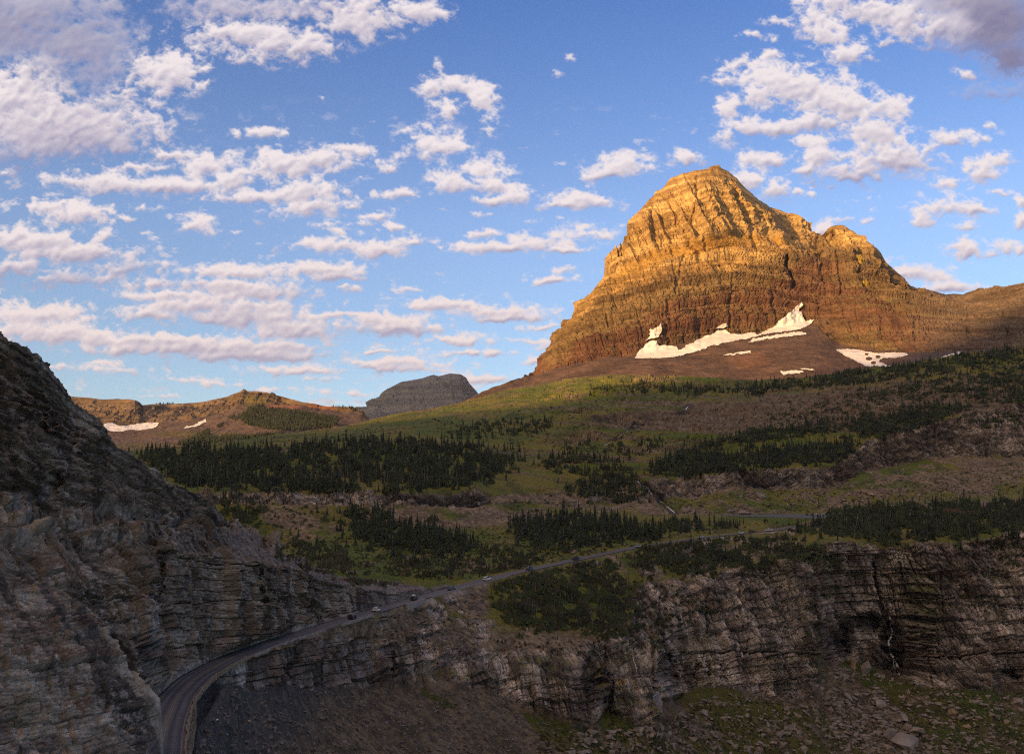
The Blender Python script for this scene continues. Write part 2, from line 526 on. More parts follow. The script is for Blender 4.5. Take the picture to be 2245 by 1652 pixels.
alcoves = [  # hollows and clefts in the cliff below the road: (centre x, y, half width, half height, metres deep)
    (1850, 1395, 30, 42, 26), (1955, 1420, 28, 75, 22), (1905, 1360, 35, 25, 14), (1462, 1455, 20, 50, 16), (1478, 1510, 22, 22, 8), (1300, 1480, 22, 60, 9),
    (1205, 1500, 20, 60, 4), (1560, 1475, 9, 30, 7), (1530, 1475, 8, 30, 6), (1510, 1470, 7, 28, 6), (1585, 1468, 8, 26, 7), (1640, 1470, 9, 26, 6), (2215, 1475, 16, 14, 10), (2110, 1300, 30, 40, 7),
    (2190, 1230, 26, 60, 9), (1100, 1490, 14, 40, 3), (640, 1470, 12, 35, 5)]
clefts = [  # narrow joints (points, half width, depth)
    ([(1920, 1235), (1928, 1290), (1938, 1330), (1950, 1375)], 5, 12),
    ([(1322, 1400), (1330, 1440), (1338, 1500), (1340, 1560)], 4, 8),
    ([(1428, 1400), (1432, 1470), (1440, 1530)], 4, 8),
    ([(1970, 1235), (1985, 1300)], 2.5, 5), ([(1855, 1230), (1870, 1300), (1875, 1350)], 2.5, 5), ([(2062, 1250), (2070, 1350)], 2, 4),
    ([(1700, 1270), (1712, 1350), (1712, 1420)], 2.5, 4), ([(1620, 1280), (1630, 1350)], 2.5, 4), ([(1545, 1300), (1550, 1380)], 2.2, 4),
    ([(1775, 1290), (1790, 1360)], 2.2, 4), ([(2040, 1450), (2045, 1510)], 2.2, 4), ([(1095, 1440), (1108, 1500)], 2.2, 3),
    ([(630, 1440), (636, 1490)], 3, 5), ([(850, 1430), (858, 1490)], 2, 3), ([(1630, 1036), (1632, 1075)], 3, 6), ([(1725, 1035), (1728, 1070)], 2, 4),
    ([(1940, 960), (1945, 1015)], 3, 5), ([(2050, 940), (2055, 1000)], 3, 5), ([(2160, 915), (2168, 995)], 3, 5)]
ledges = [([(1450, 1432), (1500, 1427), (1600, 1430), (1700, 1431), (1805, 1431)], 2.2, 3.0),
          ([(1980, 1447), (2060, 1440), (2150, 1434), (2245, 1429)], 2.0, 3.0), ([(1880, 1300), (1960, 1312), (2100, 1310), (2245, 1330)], 1.5, 2.0)]
rock_bands = (2, 3, 8)


def m_rockw(P, U, V, B):
    w = bandw(B, rock_bands, 0.05)
    lo = fbm(P[..., 0] / 22, P[..., 1] / 22, P[..., 2] / 22, 4, 71)
    r4 = bandw(B, (4,), 0.05) * sstep(0.0, 0.3, fbm(P[..., 0] / 12, P[..., 1] / 12, P[..., 2] / 6, 4, 72) + 0.15 - 0.5 * sstep(1050, 1100, U + 40 * lo) * (1 - sstep(1370, 1420, U + 30 * lo)))
    r4 = r4 * (U < 1760)
    r9 = bandw(B, (9, 10, 11)) * sstep(0.06, 0.30, fbm(P[..., 0] / 60, P[..., 1] / 60, P[..., 2] / 4, 5, 75)) * sstep(1050, 1300, U)
    mid = (U > 1075) & (U < 1400)
    w = np.where(mid & (B > 8) & (B < 9), w * sstep(0.0, 0.4, lo), w)
    w = np.maximum(w, np.maximum(r4 * 0.9, r9 * 0.8))
    # dark outcrops by the streams
    return w


def m_disp(P, N, U, V, B):
    x, y, z = P[..., 0], P[..., 1], P[..., 2]
    s = 0.93 * x + 0.35 * y
    rw = m_rockw(P, U, V, B)
    road = bandw(B, (5,), 0.03)
    sc_ = np.clip(y / 450, 0.6, 2.0)
    rock = 4.5 * fbm(x / 45, y / 45, z / 30, 4, 1) + 7.0 * (ridged((s + 0.12 * z) / 13, z / 140, None, 3, 4) - 0.5) \
        + 3.6 * bricks(s, z, 10, 12, 21, 0.8, 0.05) + 2.0 * bricks(s, z, 4.2, 4.6, 31, 1.0, 0.07) + 1.1 * bricks(s, z, 1.7, 2.8, 41, 0.9, 0.12)
    tq = (z + 1.5 * fbm(x / 60, y / 60, None, 3, 65)) / 8.5; tf = tq - np.floor(tq)
    rock = rock + 2.0 * (0.4 + h3(np.floor(tq), np.floor(tq) * 0, np.floor(s / 60), 66)) * (0.5 - tf)
    rock = rock * (0.55 + 0.45 * sc_)
    soft = 1.6 * fbm(x / 26, y / 26, None, 4, 51) + 0.35 * fbm(x / 3.2, y / 3.2, z / 3.2, 4, 52) + 0.35 * (ridged(x / 1.6, y / 1.6, z / 1.6, 2, 53) - .4)
    gul = bandw(B, (0, 1), 0.05)
    soft = soft + gul * 2.2 * (ridged((x + 0.45 * y) / 26, (y) / 200, None, 3, 55) - 0.5)
    up = bandw(B, (9, 10, 11), 0.1)
    # broad terraces of the tilted beds on the high slope
    zz = z + 0.10 * x + 3 * fbm(x / 90, y / 90, None, 3, 60)
    st = zz / 7.0
    ter = (np.abs((st % 1.0) - 0.5) * 2) ** 2
    soft = soft + up * sstep(1000, 1250, U) * 1.6 * ter
    d = rock * rw + soft * (1 - rw)
    ramp = sstep(0.0, 10, np.abs(V - np.interp(U, [p[0] for p in bo], [p[1] for p in bo]))) * 1.0
    nearroad = bandw(B, (5,), 0.02)
    d = d * (1 - nearroad) * np.where((B > 4.0) & (B < 5) | (B >= 6) & (B < 6.2), 0.25 + 0.75 * ramp, 1)
    d = np.where((U < 1745) & (B > 4.85) & (B < 6.1), -0.35, d)
    pkm = sstep(1400, 1450, U) * (1 - sstep(1860, 1890, U)) * sstep(1119, 1124, V) * (1 - sstep(1134, 1139, V))
    return d * (1 - pkm) * np.clip((V - 700) / 20, 0, 1)


def m_push(P, N, U, V, B):
    q = np.zeros(U.shape, np.float32)
    wob = 16 * fbm(U / 22, V / 22, None, 4, 91)
    wob = wob + 5 * (h3(np.floor(U / 9), np.floor(V / 7 + 0.3 * wob), np.floor(U * 0), 93) - 0.5)
    cl = bandw(B, (1, 2, 3, 4), 0.05)
    for cx, cy, rx, ry, d in alcoves:
        k = np.hypot((U - cx + wob) / rx, (V - cy + wob) / ry)
        q += 0.6 * d * (1 - sstep(0.35, 1.15, k)) * cl
    wob2 = 2.2 * fbm(U / 9, V / 9, None, 3, 92)
    for pts, w, d in clefts:
        q += 0.6 * d * (1 - sstep(w * 0.2, w * 1.5, seg_dist(U + wob2, V, pts)))
    for pts, w, d in ledges:
        q += d * (1 - sstep(w * 0.4, w * 1.3, seg_dist(U, V + wob2 * 0.5, pts)))
    for pts, w, d in [([(1397, 931), (1372, 949), (1322, 979)], 4, 4), ([(1392, 1046), (1422, 1074), (1442, 1094), (1467, 1114), (1480, 1126)], 6, 5),
                      ([(1510, 890), (1490, 905)], 6, 4)]:
        q += d * (1 - sstep(w * 0.5, w * 1.4, seg_dist(U + wob2, V, pts)))
    return q


GRASS = np.array([0.088, 0.120, 0.012]); GRASS2 = np.array([0.165, 0.145, 0.028]); TURF_D = np.array([0.035, 0.045, 0.012])
green_polys = [[(690, 1185), (780, 1150), (900, 1150), (1000, 1190), (1120, 1180), (1200, 1200), (1420, 1180), (1380, 1200), (1180, 1240), (1000, 1250), (860, 1262), (760, 1225)],
               [(1460, 1165), (1560, 1150), (1700, 1148), (1700, 1158), (1600, 1168), (1480, 1180)]]


def m_col(P, n, U, V, B):
    x, y, z = P[..., 0], P[..., 1], P[..., 2]
    s = 0.93 * x + 0.35 * y
    rw = m_rockw(P, U, V, B)
    f1 = fbm(x / 40, y / 40, z / 40, 5, 101)
    f2 = fbm(x / 9, y / 9, z / 9, 4, 102)
    f3 = fbm(x / 2.2, y / 2.2, z / 2.2, 3, 103)
    # cliffs: warm grey limestone with dark vertical seepage stains and rusty beds
    rock = mixc((0.15, 0.125, 0.110), (0.50, 0.44, 0.405), sstep(-0.32, 0.36, f2 * 0.6 + f1 * 0.6))
    stain = sstep(0.05, 0.45, fbm(s / 5, z / 60, None, 4, 104) + 0.25 * f1) * (B < 4)
    rock = mixc(rock, (0.055, 0.048, 0.048), stain * 0.6)
    rust = sstep(0.15, 0.5, fbm(s / 40, z / 2.5, None, 4, 105))
    rock = mixc(rock, (0.20, 0.125, 0.095), rust * 0.22)
    blk = h3(np.floor(s / 4.2 + 2 * vn(z / 9, z / 9)), np.floor(z / 6.5 + 0.4 * vn(s / 9, s / 9)), np.floor(z * 0), 7)
    rock = rock * (0.6 + 0.8 * blk[..., None])
    # upper beds on the slope: purple-brown argillite
    upr = mixc((0.115, 0.074, 0.044), (0.19, 0.135, 0.078), sstep(-0.3, 0.3, f2))
    up = bandw(B, (6, 7, 8, 9, 10, 11), 0.02)
    ub = np.clip(up * 0.75 - 0.50 * bandw(B, (8,), 0.03), 0, 1)[..., None]
    rock = rock * (1 - ub) + upr * ub
    # rubble
    talus = mixc((0.120, 0.088, 0.058), (0.275, 0.205, 0.130), sstep(-0.4, 0.5, f3 + 0.4 * f2))
    dark = mixc((0.090, 0.086, 0.084), (0.155, 0.138, 0.125), sstep(-0.4, 0.4, f3 + 0.5 * f1))
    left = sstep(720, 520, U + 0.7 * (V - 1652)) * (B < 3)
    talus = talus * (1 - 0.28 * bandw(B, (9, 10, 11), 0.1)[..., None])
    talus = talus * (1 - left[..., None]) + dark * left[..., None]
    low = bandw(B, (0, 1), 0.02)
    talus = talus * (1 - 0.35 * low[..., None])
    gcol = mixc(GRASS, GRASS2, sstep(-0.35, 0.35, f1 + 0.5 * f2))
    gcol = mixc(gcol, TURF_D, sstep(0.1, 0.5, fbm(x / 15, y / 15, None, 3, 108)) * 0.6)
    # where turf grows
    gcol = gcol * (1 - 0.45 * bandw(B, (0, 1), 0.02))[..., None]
    g = np.zeros(U.shape, np.float32)
    fg = fbm(x / 18, y / 18, z / 18, 5, 106)
    streak = fbm((x * 0.8 + y * 0.5) / 14, (y - x * 0.5) / 90, None, 4, 107)
    g = np.maximum(g, low * sstep(0.02, 0.2, streak + 0.35 * fg + 0.14 - 0.5 * left) * sstep(1050, 1250, U))
    for cx, cy, rx, ry, a in [(1400, 1620, 150, 30, 25), (1200, 1600, 90, 14, 42), (1950, 1530, 130, 16, 35), (2150, 1530, 120, 12, 0), (1700, 1560, 110, 20, 12), (960, 1530, 60, 8, 30), (1340, 1570, 30, 12, 0)]:
        g = np.maximum(g, low * sstep(0.35, 0.6, blob(U, V, cx, cy, rx, ry, a) + 0.35 * fg))
    g = np.maximum(g, bandw(B, (4,), 0.03) * sstep(1400, 1350, V + 20 * f2) * sstep(0.0, 0.2, fg + 0.0 + 0.5 * sstep(1040, 1100, U + 30 * f2)))
    g = np.maximum(g, bandw(B, (6,), 0.04) * sstep(-0.5, -0.3, fg - 0.3 * (U > 1850) * 0))
    tal_left = bandw(B, (7,), 0.05) * np.maximum(sstep(0.0, 0.2, fg + 0.1), 0)
    g = np.maximum(g, tal_left)
    slopeg = sstep(0.44, 0.10, fbm((x + 0.2 * y) / 130, y / 60, (z + 0.1 * x) / 7, 5, 109) - 0.1 + 0.75 * sstep(1120, 1400, U) * sstep(1000, 900, V) * sstep(-20, 60, V - np.interp(U, [1100, 1500, 1900, 2245], [840, 850, 835, 780])) * blob(U, V, 1750, 900, 480, 60, -6) * 1.6)
    g = np.maximum(g, bandw(B, (9, 10, 11), 0.05) * slopeg)
    # pale rubble of the lower-right and of the middle foot
    g = g * (1 - 0.9 * sstep(0.5, 0.9, blob(U, V, 2130, 1050, 190, 36, -10)) * sstep(-0.35, -0.1, fg))
    g = g * (1 - sstep(0.5, 0.8, blob(U, V, 640, 1140, 90, 30, 10) + 0.3 * fg))
    g = g * (1 - sstep(0.5, 0.8, blob(U, V, 1080, 1140, 120, 16, -3) + 0.3 * fg))
    steep = sstep(0.45, 0.25, n[..., 2])
    g = g * (1 - 0.8 * steep) * (1 - 0.95 * rw)
    # turf cushions on cliff ledges
    g = np.maximum(g, rw * (B < 5) * (B > 2) * sstep(0.62, 0.8, n[..., 2]) * sstep(0.0, 0.3, fg) * 0.9)
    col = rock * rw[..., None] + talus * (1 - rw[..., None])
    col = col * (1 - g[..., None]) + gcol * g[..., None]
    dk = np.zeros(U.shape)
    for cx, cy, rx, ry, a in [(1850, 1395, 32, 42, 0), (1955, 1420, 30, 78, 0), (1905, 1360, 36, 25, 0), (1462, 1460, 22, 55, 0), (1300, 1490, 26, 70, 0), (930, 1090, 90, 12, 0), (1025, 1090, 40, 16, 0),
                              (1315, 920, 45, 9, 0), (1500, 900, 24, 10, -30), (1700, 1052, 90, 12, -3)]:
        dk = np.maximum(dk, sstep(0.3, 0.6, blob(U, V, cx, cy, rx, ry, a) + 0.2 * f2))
    dk = np.maximum(dk, 1 - sstep(5, 9, seg_dist(U, V, [(1397, 931), (1372, 949), (1322, 979)]) + 3 * f2))
    dk = np.maximum(dk, 1 - sstep(6, 11, seg_dist(U, V, [(1390, 1046), (1422, 1074), (1442, 1094), (1467, 1114), (1480, 1126)]) + 3 * f2))
    col = mixc(col, (0.045, 0.038, 0.038), dk * (1 - g) * 0.75)       # darker rock in hollows, on outcrops and along the streams
    road = bandw(B, (5,), 0.02) * (U < 1760)
    col = mixc(col, (0.095, 0.08, 0.068), road)
    # yellow scar on the pillar
    col = mixc(col, (0.33, 0.22, 0.10), sstep(0.4, 0.7, blob(U, V, 1360, 1492, 15, 12) + .2 * f2) * 0.8)
    return col.astype(np.float32)


rails_m = [b0, b05, b1, bl, b2, bo, bi, c1, c2, c3, c4, c45, c5]
VAL = layer('valley_slope', rails_m, -150, 2400, 1.7, 1.6, m_disp, m_col, M_mid, back=(0, 60, -50), push=m_push,
            ragged=(0, 0, 4, 0, 3, 0, 0, 0, 2.5, 3, 0, 0, 1.0))

# ================================================================== left rock wall
w_base = [(-200, 1560, 150), (0, 1555, 155), (200, 1560, 172), (325, 1600, 178)] + [(p[0], p[1] + 1, p[2] * 0.999) for p in RI if 340 < p[0] < 960] + [(990, 1283, 447)]
w_1 = [(-200, 1310, 152), (0, 1300, 160), (150, 1290, 180), (300, 1230, 205), (350, 1203, 220), (450, 1216, 250), (550, 1233, 283), (625, 1240, 305), (700, 1262, 331), (770, 1287, 354), (850, 1296, 381), (950, 1289, 425), (990, 1282, 449)]
w_2 = [(-200, 1175, 168), (0, 1168, 176), (100, 1160, 190), (250, 1152, 215), (400, 1166, 262), (540, 1170, 318), (575, 1173, 328), (600, 1192, 332), (650, 1226, 345), (700, 1250, 355), (780, 1280, 378), (850, 1284, 396), (950, 1285, 432), (990, 1281, 451)]
w_25 = [(-200, 1100, 176), (0, 1095, 184), (100, 1110, 197), (250, 1120, 226), (400, 1150, 278), (540, 1165, 333), (600, 1190, 338), (650, 1222, 350), (700, 1247, 360), (790, 1275, 380), (850, 1281, 400), (950, 1284.4, 440), (990, 1280.8, 452)]
w_3 = [(-200, 640, 205), (-60, 690, 205), (0, 727, 206), (45, 747, 210), (75, 769, 214), (105, 794, 220), (120, 814, 224), (155, 857, 232), (172, 891, 238), (207, 919, 246), (220, 942, 250), (245, 974, 258),
       (280, 997, 268), (320, 1022, 280), (365, 1052, 293), (430, 1087, 312), (480, 1117, 328), (530, 1152, 345), (575, 1169, 358), (600, 1190, 364), (650, 1217, 374), (700, 1243, 384), (790, 1268, 404),
       (850, 1277, 418), (950, 1284, 440), (990, 1280.5, 453)]


_bx = np.array([p[0] for p in RI]); _by = np.array([p[2] for p in RI])


def off_base(rail, off):
    return [(x, y, (float(np.interp(x, _bx, _by)) + float(np.interp(x, [600, 800, 990], off))) if x >= 600 else d) for x, y, d in rail]


w_1 = off_base(w_1, (9, 6, 0.6)); w_2 = off_base(w_2, (24, 15, 1.2)); w_25 = off_base(w_25, (34, 20, 1.6)); w_3 = off_base(w_3, (52, 34, 3))


def slab_(x, y, z):
    return 2.4 * (ridged(x / 14, (y) / 14, (z + 0.3 * y) / 6, 4, 241) - 0.5) + 0.45 * fbm(x / 2.2, y / 2.2, z / 1.3, 4, 242)


def w_disp(P, N, U, V, B):
    x, y, z = P[..., 0], P[..., 1], P[..., 2]
    s = 0.35 * x + 0.93 * y
    zt = z + 0.12 * s
    up = bandw(B, (3,), 0.05)
    k = sstep(990, 900, U) * sstep(0.0, 0.05, B)
    low = 1 - up
    big = 4.5 * fbm(x / 34, y / 34, z / 40, 3, 201) + low * 5.0 * (ridged(s / 22, z / 120, None, 2, 202) - 0.5) + up * 4.0 * (ridged((s + 1.2 * z) / 26, (z - 0.4 * s) / 60, None, 2, 203) - 0.5)
    # a hard bed stands proud under the old trail, the ground above lies back
    vl = np.interp(U, [0, 100, 250, 400, 540, 575], [1168, 1160, 1152, 1166, 1170, 1173])
    big = big + 2.6 * np.exp(-((V - vl - 16) / 12) ** 2) * (U < 600) - 1.8 * np.exp(-((V - vl + 12) / 12) ** 2) * (U < 600)
    rock = 3.4 * bricks(s, zt, 7, 9, 211, 0.7, 0.05) + 1.7 * bricks(s, zt, 3.2, 3.0, 221, 0.9, 0.06) + 0.5 * bricks(s, zt, 1.7, 0.8, 231, 0.6, 0.1)
    q1 = (z + 0.34 * s + 1.2 * fbm(x / 12, y / 12, z / 12, 3, 261)) / 2.6
    f1_ = q1 - np.floor(q1); am = 0.4 + h3(np.floor(q1), np.floor(q1) * 0, np.floor(s / 9), 262)
    q2 = (z + 0.34 * s + 0.8 * fbm(x / 6, y / 6, z / 6, 3, 263)) / 0.8
    f2_ = q2 - np.floor(q2)
    dip = (1.5 * am * (0.6 - f1_) + 0.4 * (0.5 - f2_)) * (0.25 + 0.75 * up)
    slab = slab_(x, y, z)
    d = big + dip + rock * (1 - 0.6 * up) + slab * (0.2 + 0.7 * up)
    soft = 0.5 * fbm(x / 4, y / 4, z / 4, 4, 251) + 0.25 * (ridged(x / 1.2, y / 1.2, z / 1.2, 2, 252) - .4)
    tal = bandw(B, (1,), 0.1) * sstep(420, 560, U)
    d = d * (1 - tal) + soft * tal
    edge = sstep(0.0, 0.12, B)
    return d * k * edge * (0.12 + 0.88 * sstep(900, 680, U)) * (1 - 0.55 * sstep(3.7, 4.0, B))


def w_push(P, N, U, V, B):
    q = np.zeros(U.shape, np.float32)
    wob = 6 * fbm(U / 16, V / 16, None, 3, 291)
    for cx, cy, rx, ry, d in [(45, 1110, 38, 26, 5), (75, 1140, 26, 24, 4), (118, 1060, 14, 25, 3), (100, 905, 12, 45, 3), (640, 1330, 70, 22, 4), (540, 1290, 14, 55, 3), (500, 1300, 8, 40, 3), (355, 1260, 9, 60, 4)]:
        k = np.hypot((U - cx + wob) / rx, (V - cy + wob) / ry)
        q += d * (1 - sstep(0.7, 1.1, k)) * (B > 0.1)
    # standing blocks
    for cx, cy, rx, ry, d in [(108, 920, 24, 38, 6), (160, 985, 20, 24, 3), (205, 955, 14, 14, 3), (290, 1090, 26, 12, 3)]:
        k = np.hypot((U - cx + wob) / rx, (V - cy + wob) / ry)
        q -= d * (1 - sstep(0.75, 1.0, k))
    return q


def w_col(P, n, U, V, B):
    x, y, z = P[..., 0], P[..., 1], P[..., 2]
    s = 0.35 * x + 0.93 * y
    f1 = fbm(x / 14, y / 14, z / 14, 5, 301)
    f2 = fbm(x / 3, y / 3, z / 3, 4, 302)
    f3 = fbm(x / 0.9, y / 0.9, z / 0.9, 3, 303)
    bl2 = h3(np.floor(s / 7 + 2 * vn(z / 6, z / 6)), np.floor((z + 0.1 * s) / 5.0), np.floor(z * 0), 19)
    rock = mixc((0.112, 0.097, 0.080), (0.325, 0.285, 0.238), sstep(-0.5, 0.5, f1 * 0.7 + f2 * 0.22 + (bl2 - 0.5) * 0.5))
    rock = mixc(rock, (0.19, 0.115, 0.085), sstep(0.1, 0.5, fbm(s / 16, (z + .12 * s) / 2.0, None, 4, 304) + 0.3 * f1) * 0.55)
    rock = mixc(rock, (0.11, 0.115, 0.075), sstep(0.15, 0.5, fbm(x / 7, y / 7, z / 7, 4, 306)) * 0.5)
    st = sstep(0.05, 0.4, fbm(s / 2.6, z / 26, None, 4, 305))
    rock = mixc(rock, (0.045, 0.040, 0.042), st * 0.7)
    lich = sstep(0.32, 0.5, f3 * 0.8 + 0.7 * fbm(x / 9, y / 9, z / 9, 3, 307))
    rock = mixc(rock, (0.43, 0.40, 0.37), lich * 0.55)
    blk = h3(np.floor(s / 3.5 + 3 * vn(z / 2, z / 2)), np.floor(z / 1.4), np.floor(z * 0), 17)
    rock = rock * (0.72 + 0.56 * blk[..., None])
    tal = bandw(B, (1,), 0.1) * sstep(400, 560, U)
    tal = np.maximum(tal, sstep(820, 900, U) * 0.7)
    rub = mixc((0.10, 0.082, 0.070), (0.21, 0.175, 0.155), sstep(-0.4, 0.4, f3 + 0.5 * f2))
    rock = rock * (1 - tal[..., None]) + rub * tal[..., None]
    ledge = 1 - sstep(2, 4.5, np.abs(V - np.interp(U, [0, 100, 250, 400, 540, 575], [1168, 1160, 1152, 1166, 1170, 1173])) + 0.02 * np.abs(U - 300) * 0)
    rock = mixc(rock, (0.20, 0.18, 0.165), ledge * (U < 590) * 0.6)
    g = sstep(0.25, 0.5, fbm(x / 8, y / 8, z / 8, 4, 310) + 0.25 * n[..., 2]) * bandw(B, (3,), 0.05)
    g = np.maximum(g, sstep(0.35, 0.6, blob(U, V, 560, 1135, 60, 8, 38) + 0.3 * f1))
    rock = mixc(rock, (0.07, 0.062, 0.03), g * 0.75)
    return rock.astype(np.float32)


WALL = layer('rock_wall', [w_base, w_1, w_2, w_25, w_3], -150, 985, 1.5, 1.5, w_disp, w_col, M_near, back=(-60, 10, -30), push=w_push, ragged=(0, 3, 3, 2, 7.0), seed=5)

# ---- nearest buttress at the lower left, hiding the bend of the road
n_0 = [(-200, 1900, 85), (0, 1900, 90), (357, 1900, 118), (362, 1900, 122)]
n_1 = [(-200, 1652, 104), (0, 1652, 110), (200, 1652, 122), (330, 1652, 134), (352, 1652, 139), (357, 1660, 142), (362, 1885, 130)]
n_2 = [(-200, 1450, 115), (0, 1450, 120), (200, 1450, 135), (277, 1500, 140), (321, 1520, 143), (350, 1560, 145), (356, 1640, 145), (362, 1884, 131)]
n_3 = [(-200, 1245, 128), (0, 1262, 133), (59, 1279, 137), (123, 1292, 142), (180, 1331, 145), (230, 1390, 147), (277, 1444, 148), (321, 1485, 149), (346, 1520, 150), (352, 1529, 150), (357, 1612, 148), (360, 1700, 145), (362, 1883, 132)]


def n_disp(P, N, U, V, B):
    x, y, z = P[..., 0], P[..., 1], P[..., 2]
    s = 0.7 * x + 0.7 * y
    zt = z + 0.1 * s
    d = 1.8 * fbm(x / 16, y / 16, z / 12, 4, 401) + 1.5 * bricks(s, zt, 8, 5.5, 411, 0.5, 0.04) + 0.7 * bricks(s, zt, 2.6, 1.2, 421, 0.6, 0.07) + 0.3 * bricks(s, zt, 1.1, 0.4, 431, 0.6, 0.1) \
        + 0.9 * (ridged(x / 6, y / 6, z / 8, 4, 441) - 0.5) + 0.35 * fbm(x / 1.0, y / 1.0, z / 0.7, 3, 442)
    return d * sstep(362, 300, U)


NEAR = layer('near_buttress', [n_0, n_1, n_2, n_3], -150, 361, 1.4, 1.5, n_disp, lambda P, n, U, V, B: w_col(P, n, U, V, B * 0 + 0.5), M_near, back=(-12, 24, -14), ragged=(0, 0, 0, 3.0), seed=9)

# ================================================================== the big peak
sil = [(1167, 820), (1172, 813), (1197, 783), (1205, 758), (1237, 723), (1262, 693), (1267, 678), (1297, 638), (1317, 613), (1323, 603), (1325, 567), (1330, 562), (1337, 553), (1342, 556), (1347, 543), (1350, 534), (1354, 545),
       (1360, 529), (1363, 538), (1367, 524), (1368, 516), (1375, 515), (1377, 484), (1402, 465), (1422, 440), (1434, 430), (1437, 420), (1452, 413), (1467, 393), (1497, 380), (1522, 373), (1552, 369), (1557, 364), (1575, 363), (1582, 370), (1602, 380),
       (1617, 390), (1632, 410), (1647, 423), (1662, 438), (1687, 455), (1697, 457), (1717, 464), (1742, 483), (1767, 505), (1782, 515), (1802, 522), (1810, 513), (1817, 500), (1827, 495), (1847, 496), (1862, 505), (1887, 520), (1912, 533),
       (1927, 548), (1942, 573), (1972, 598), (1997, 623), (2022, 631), (2072, 643), (2112, 649), (2147, 638), (2182, 630), (2245, 619), (2400, 610)]
silx = [900, 990, 1060, 1122] + [p[0] for p in sil]
sily = [925, 889, 857, 834] + [p[1] for p in sil]
sD = lambda x: np.interp(x, [900, 1122, 1167, 1325, 1437, 1565, 1640, 1697, 1780, 1806, 1827, 1942, 2112, 2245, 2400], [1600, 1700, 1900, 1930, 1990, 2010, 2040, 2110, 2160, 2150, 2010, 2000, 2080, 1980, 1950])
d3 = [(x, y, float(sD(x))) for x, y in zip(silx, sily)]
d0 = [(900, 960, 1450), (1122, 900, 1480), (1500, 870, 1400), (1800, 870, 1350), (2100, 830, 1330), (2400, 790, 1300)]
d1 = [(900, 926, 1595), (990, 890, 1610), (1122, 836, 1640), (1167, 822, 1680), (1222, 806, 1670), (1297, 791, 1640), (1347, 786, 1620), (1382, 786, 1610), (1450, 790, 1590), (1560, 800, 1570), (1640, 790, 1560), (1720, 770, 1570), (1800, 775, 1560), (1850, 790, 1530), (1950, 805, 1490), (2100, 790, 1460), (2400, 760, 1430)]
d2 = [(900, 925.5, 1597), (990, 889.6, 1612), (1122, 835, 1642), (1167, 821, 1720), (1222, 803, 1710), (1297, 789, 1690), (1385, 776, 1680), (1472, 757, 1700), (1572, 730, 1730), (1647, 728, 1735), (1712, 716, 1755), (1767, 705, 1780), (1800, 722, 1750), (1832, 750, 1690), (1882, 765, 1640), (1997, 770, 1590), (2122, 768, 1560), (2245, 757, 1530), (2400, 745, 1520)]
d25 = [(900, 925.3, 1598), (1122, 834.8, 1643), (1167, 820.6, 1800), (1262, 715, 1800), (1322, 690, 1780), (1472, 650, 1770), (1597, 610, 1790), (1712, 600, 1820), (1800, 640, 1830), (1872, 640, 1820), (1942, 640, 1830), (2050, 680, 1780), (2122, 700, 1720), (2245, 690, 1680), (2400, 680, 1660)]
d27 = [(900, 925.2, 1599), (1122, 834.7, 1644), (1167, 820.4, 1850), (1262, 700, 1850), (1322, 613, 1850), (1400, 595, 1840), (1472, 568, 1840), (1530, 552, 1845), (1597, 533, 1855), (1660, 527, 1870), (1712, 530, 1880), (1772, 545, 1895), (1822, 550, 1900), (1872, 548, 1880), (1942, 590, 1900), (1997, 640, 1890), (2122, 665, 1860), (2245, 650, 1820), (2400, 640, 1800)]
summit_gullies = [([(1470, 440), (1500, 500), (1535, 560)], 7, 22), ([(1690, 462), (1735, 520), (1790, 560), (1800, 560)], 10, 42), ([(1595, 400), (1640, 470), (1660, 545)], 5, 22),
                  ([(1560, 430), (1600, 500)], 4, 16), ([(1430, 470), (1440, 550)], 5, 18), ([(1790, 525), (1797, 570)], 6, 30), ([(1723, 565), (1735, 590), (1743, 622)], 3.6, 42), ([(1450, 480), (1470, 530), (1478, 560)], 4, 16),
                  ([(1640, 445), (1690, 520), (1712, 535)], 5, 25), ([(1530, 385), (1528, 440), (1510, 500)], 4, 14), ([(1545, 500), (1547, 550)], 3, 10), ([(1835, 560), (1845, 640)], 3, 12), ([(1800, 560), (1806, 620)], 3, 12), ([(1880, 550), (1885, 600)], 3, 10),
                  ([(1605, 645), (1602, 690), (1610, 730)], 4, 14), ([(1455, 690), (1470, 760)], 4, 14), ([(1690, 640), (1700, 690)], 4, 16), ([(1535, 705), (1538, 755)], 5, 16), ([(1465, 665), (1470, 720)], 5, 18),
                  ([(1330, 690), (1338, 720)], 3, 12), ([(1500, 560), (1480, 640)], 4, 8), ([(1860, 700), (1880, 750)], 4, 14), ([(2000, 700), (2010, 740)], 4, 14), ([(2120, 700), (2126, 750)], 4, 14), ([(2200, 690), (2215, 740)], 4, 14), ([(1930, 690), (1935, 740)], 4, 12)]


def tilt(x, z):
    return z - 0.2 * np.clip(x, 60, 420) + 0.12 * np.clip(x - 420, 0, 500)


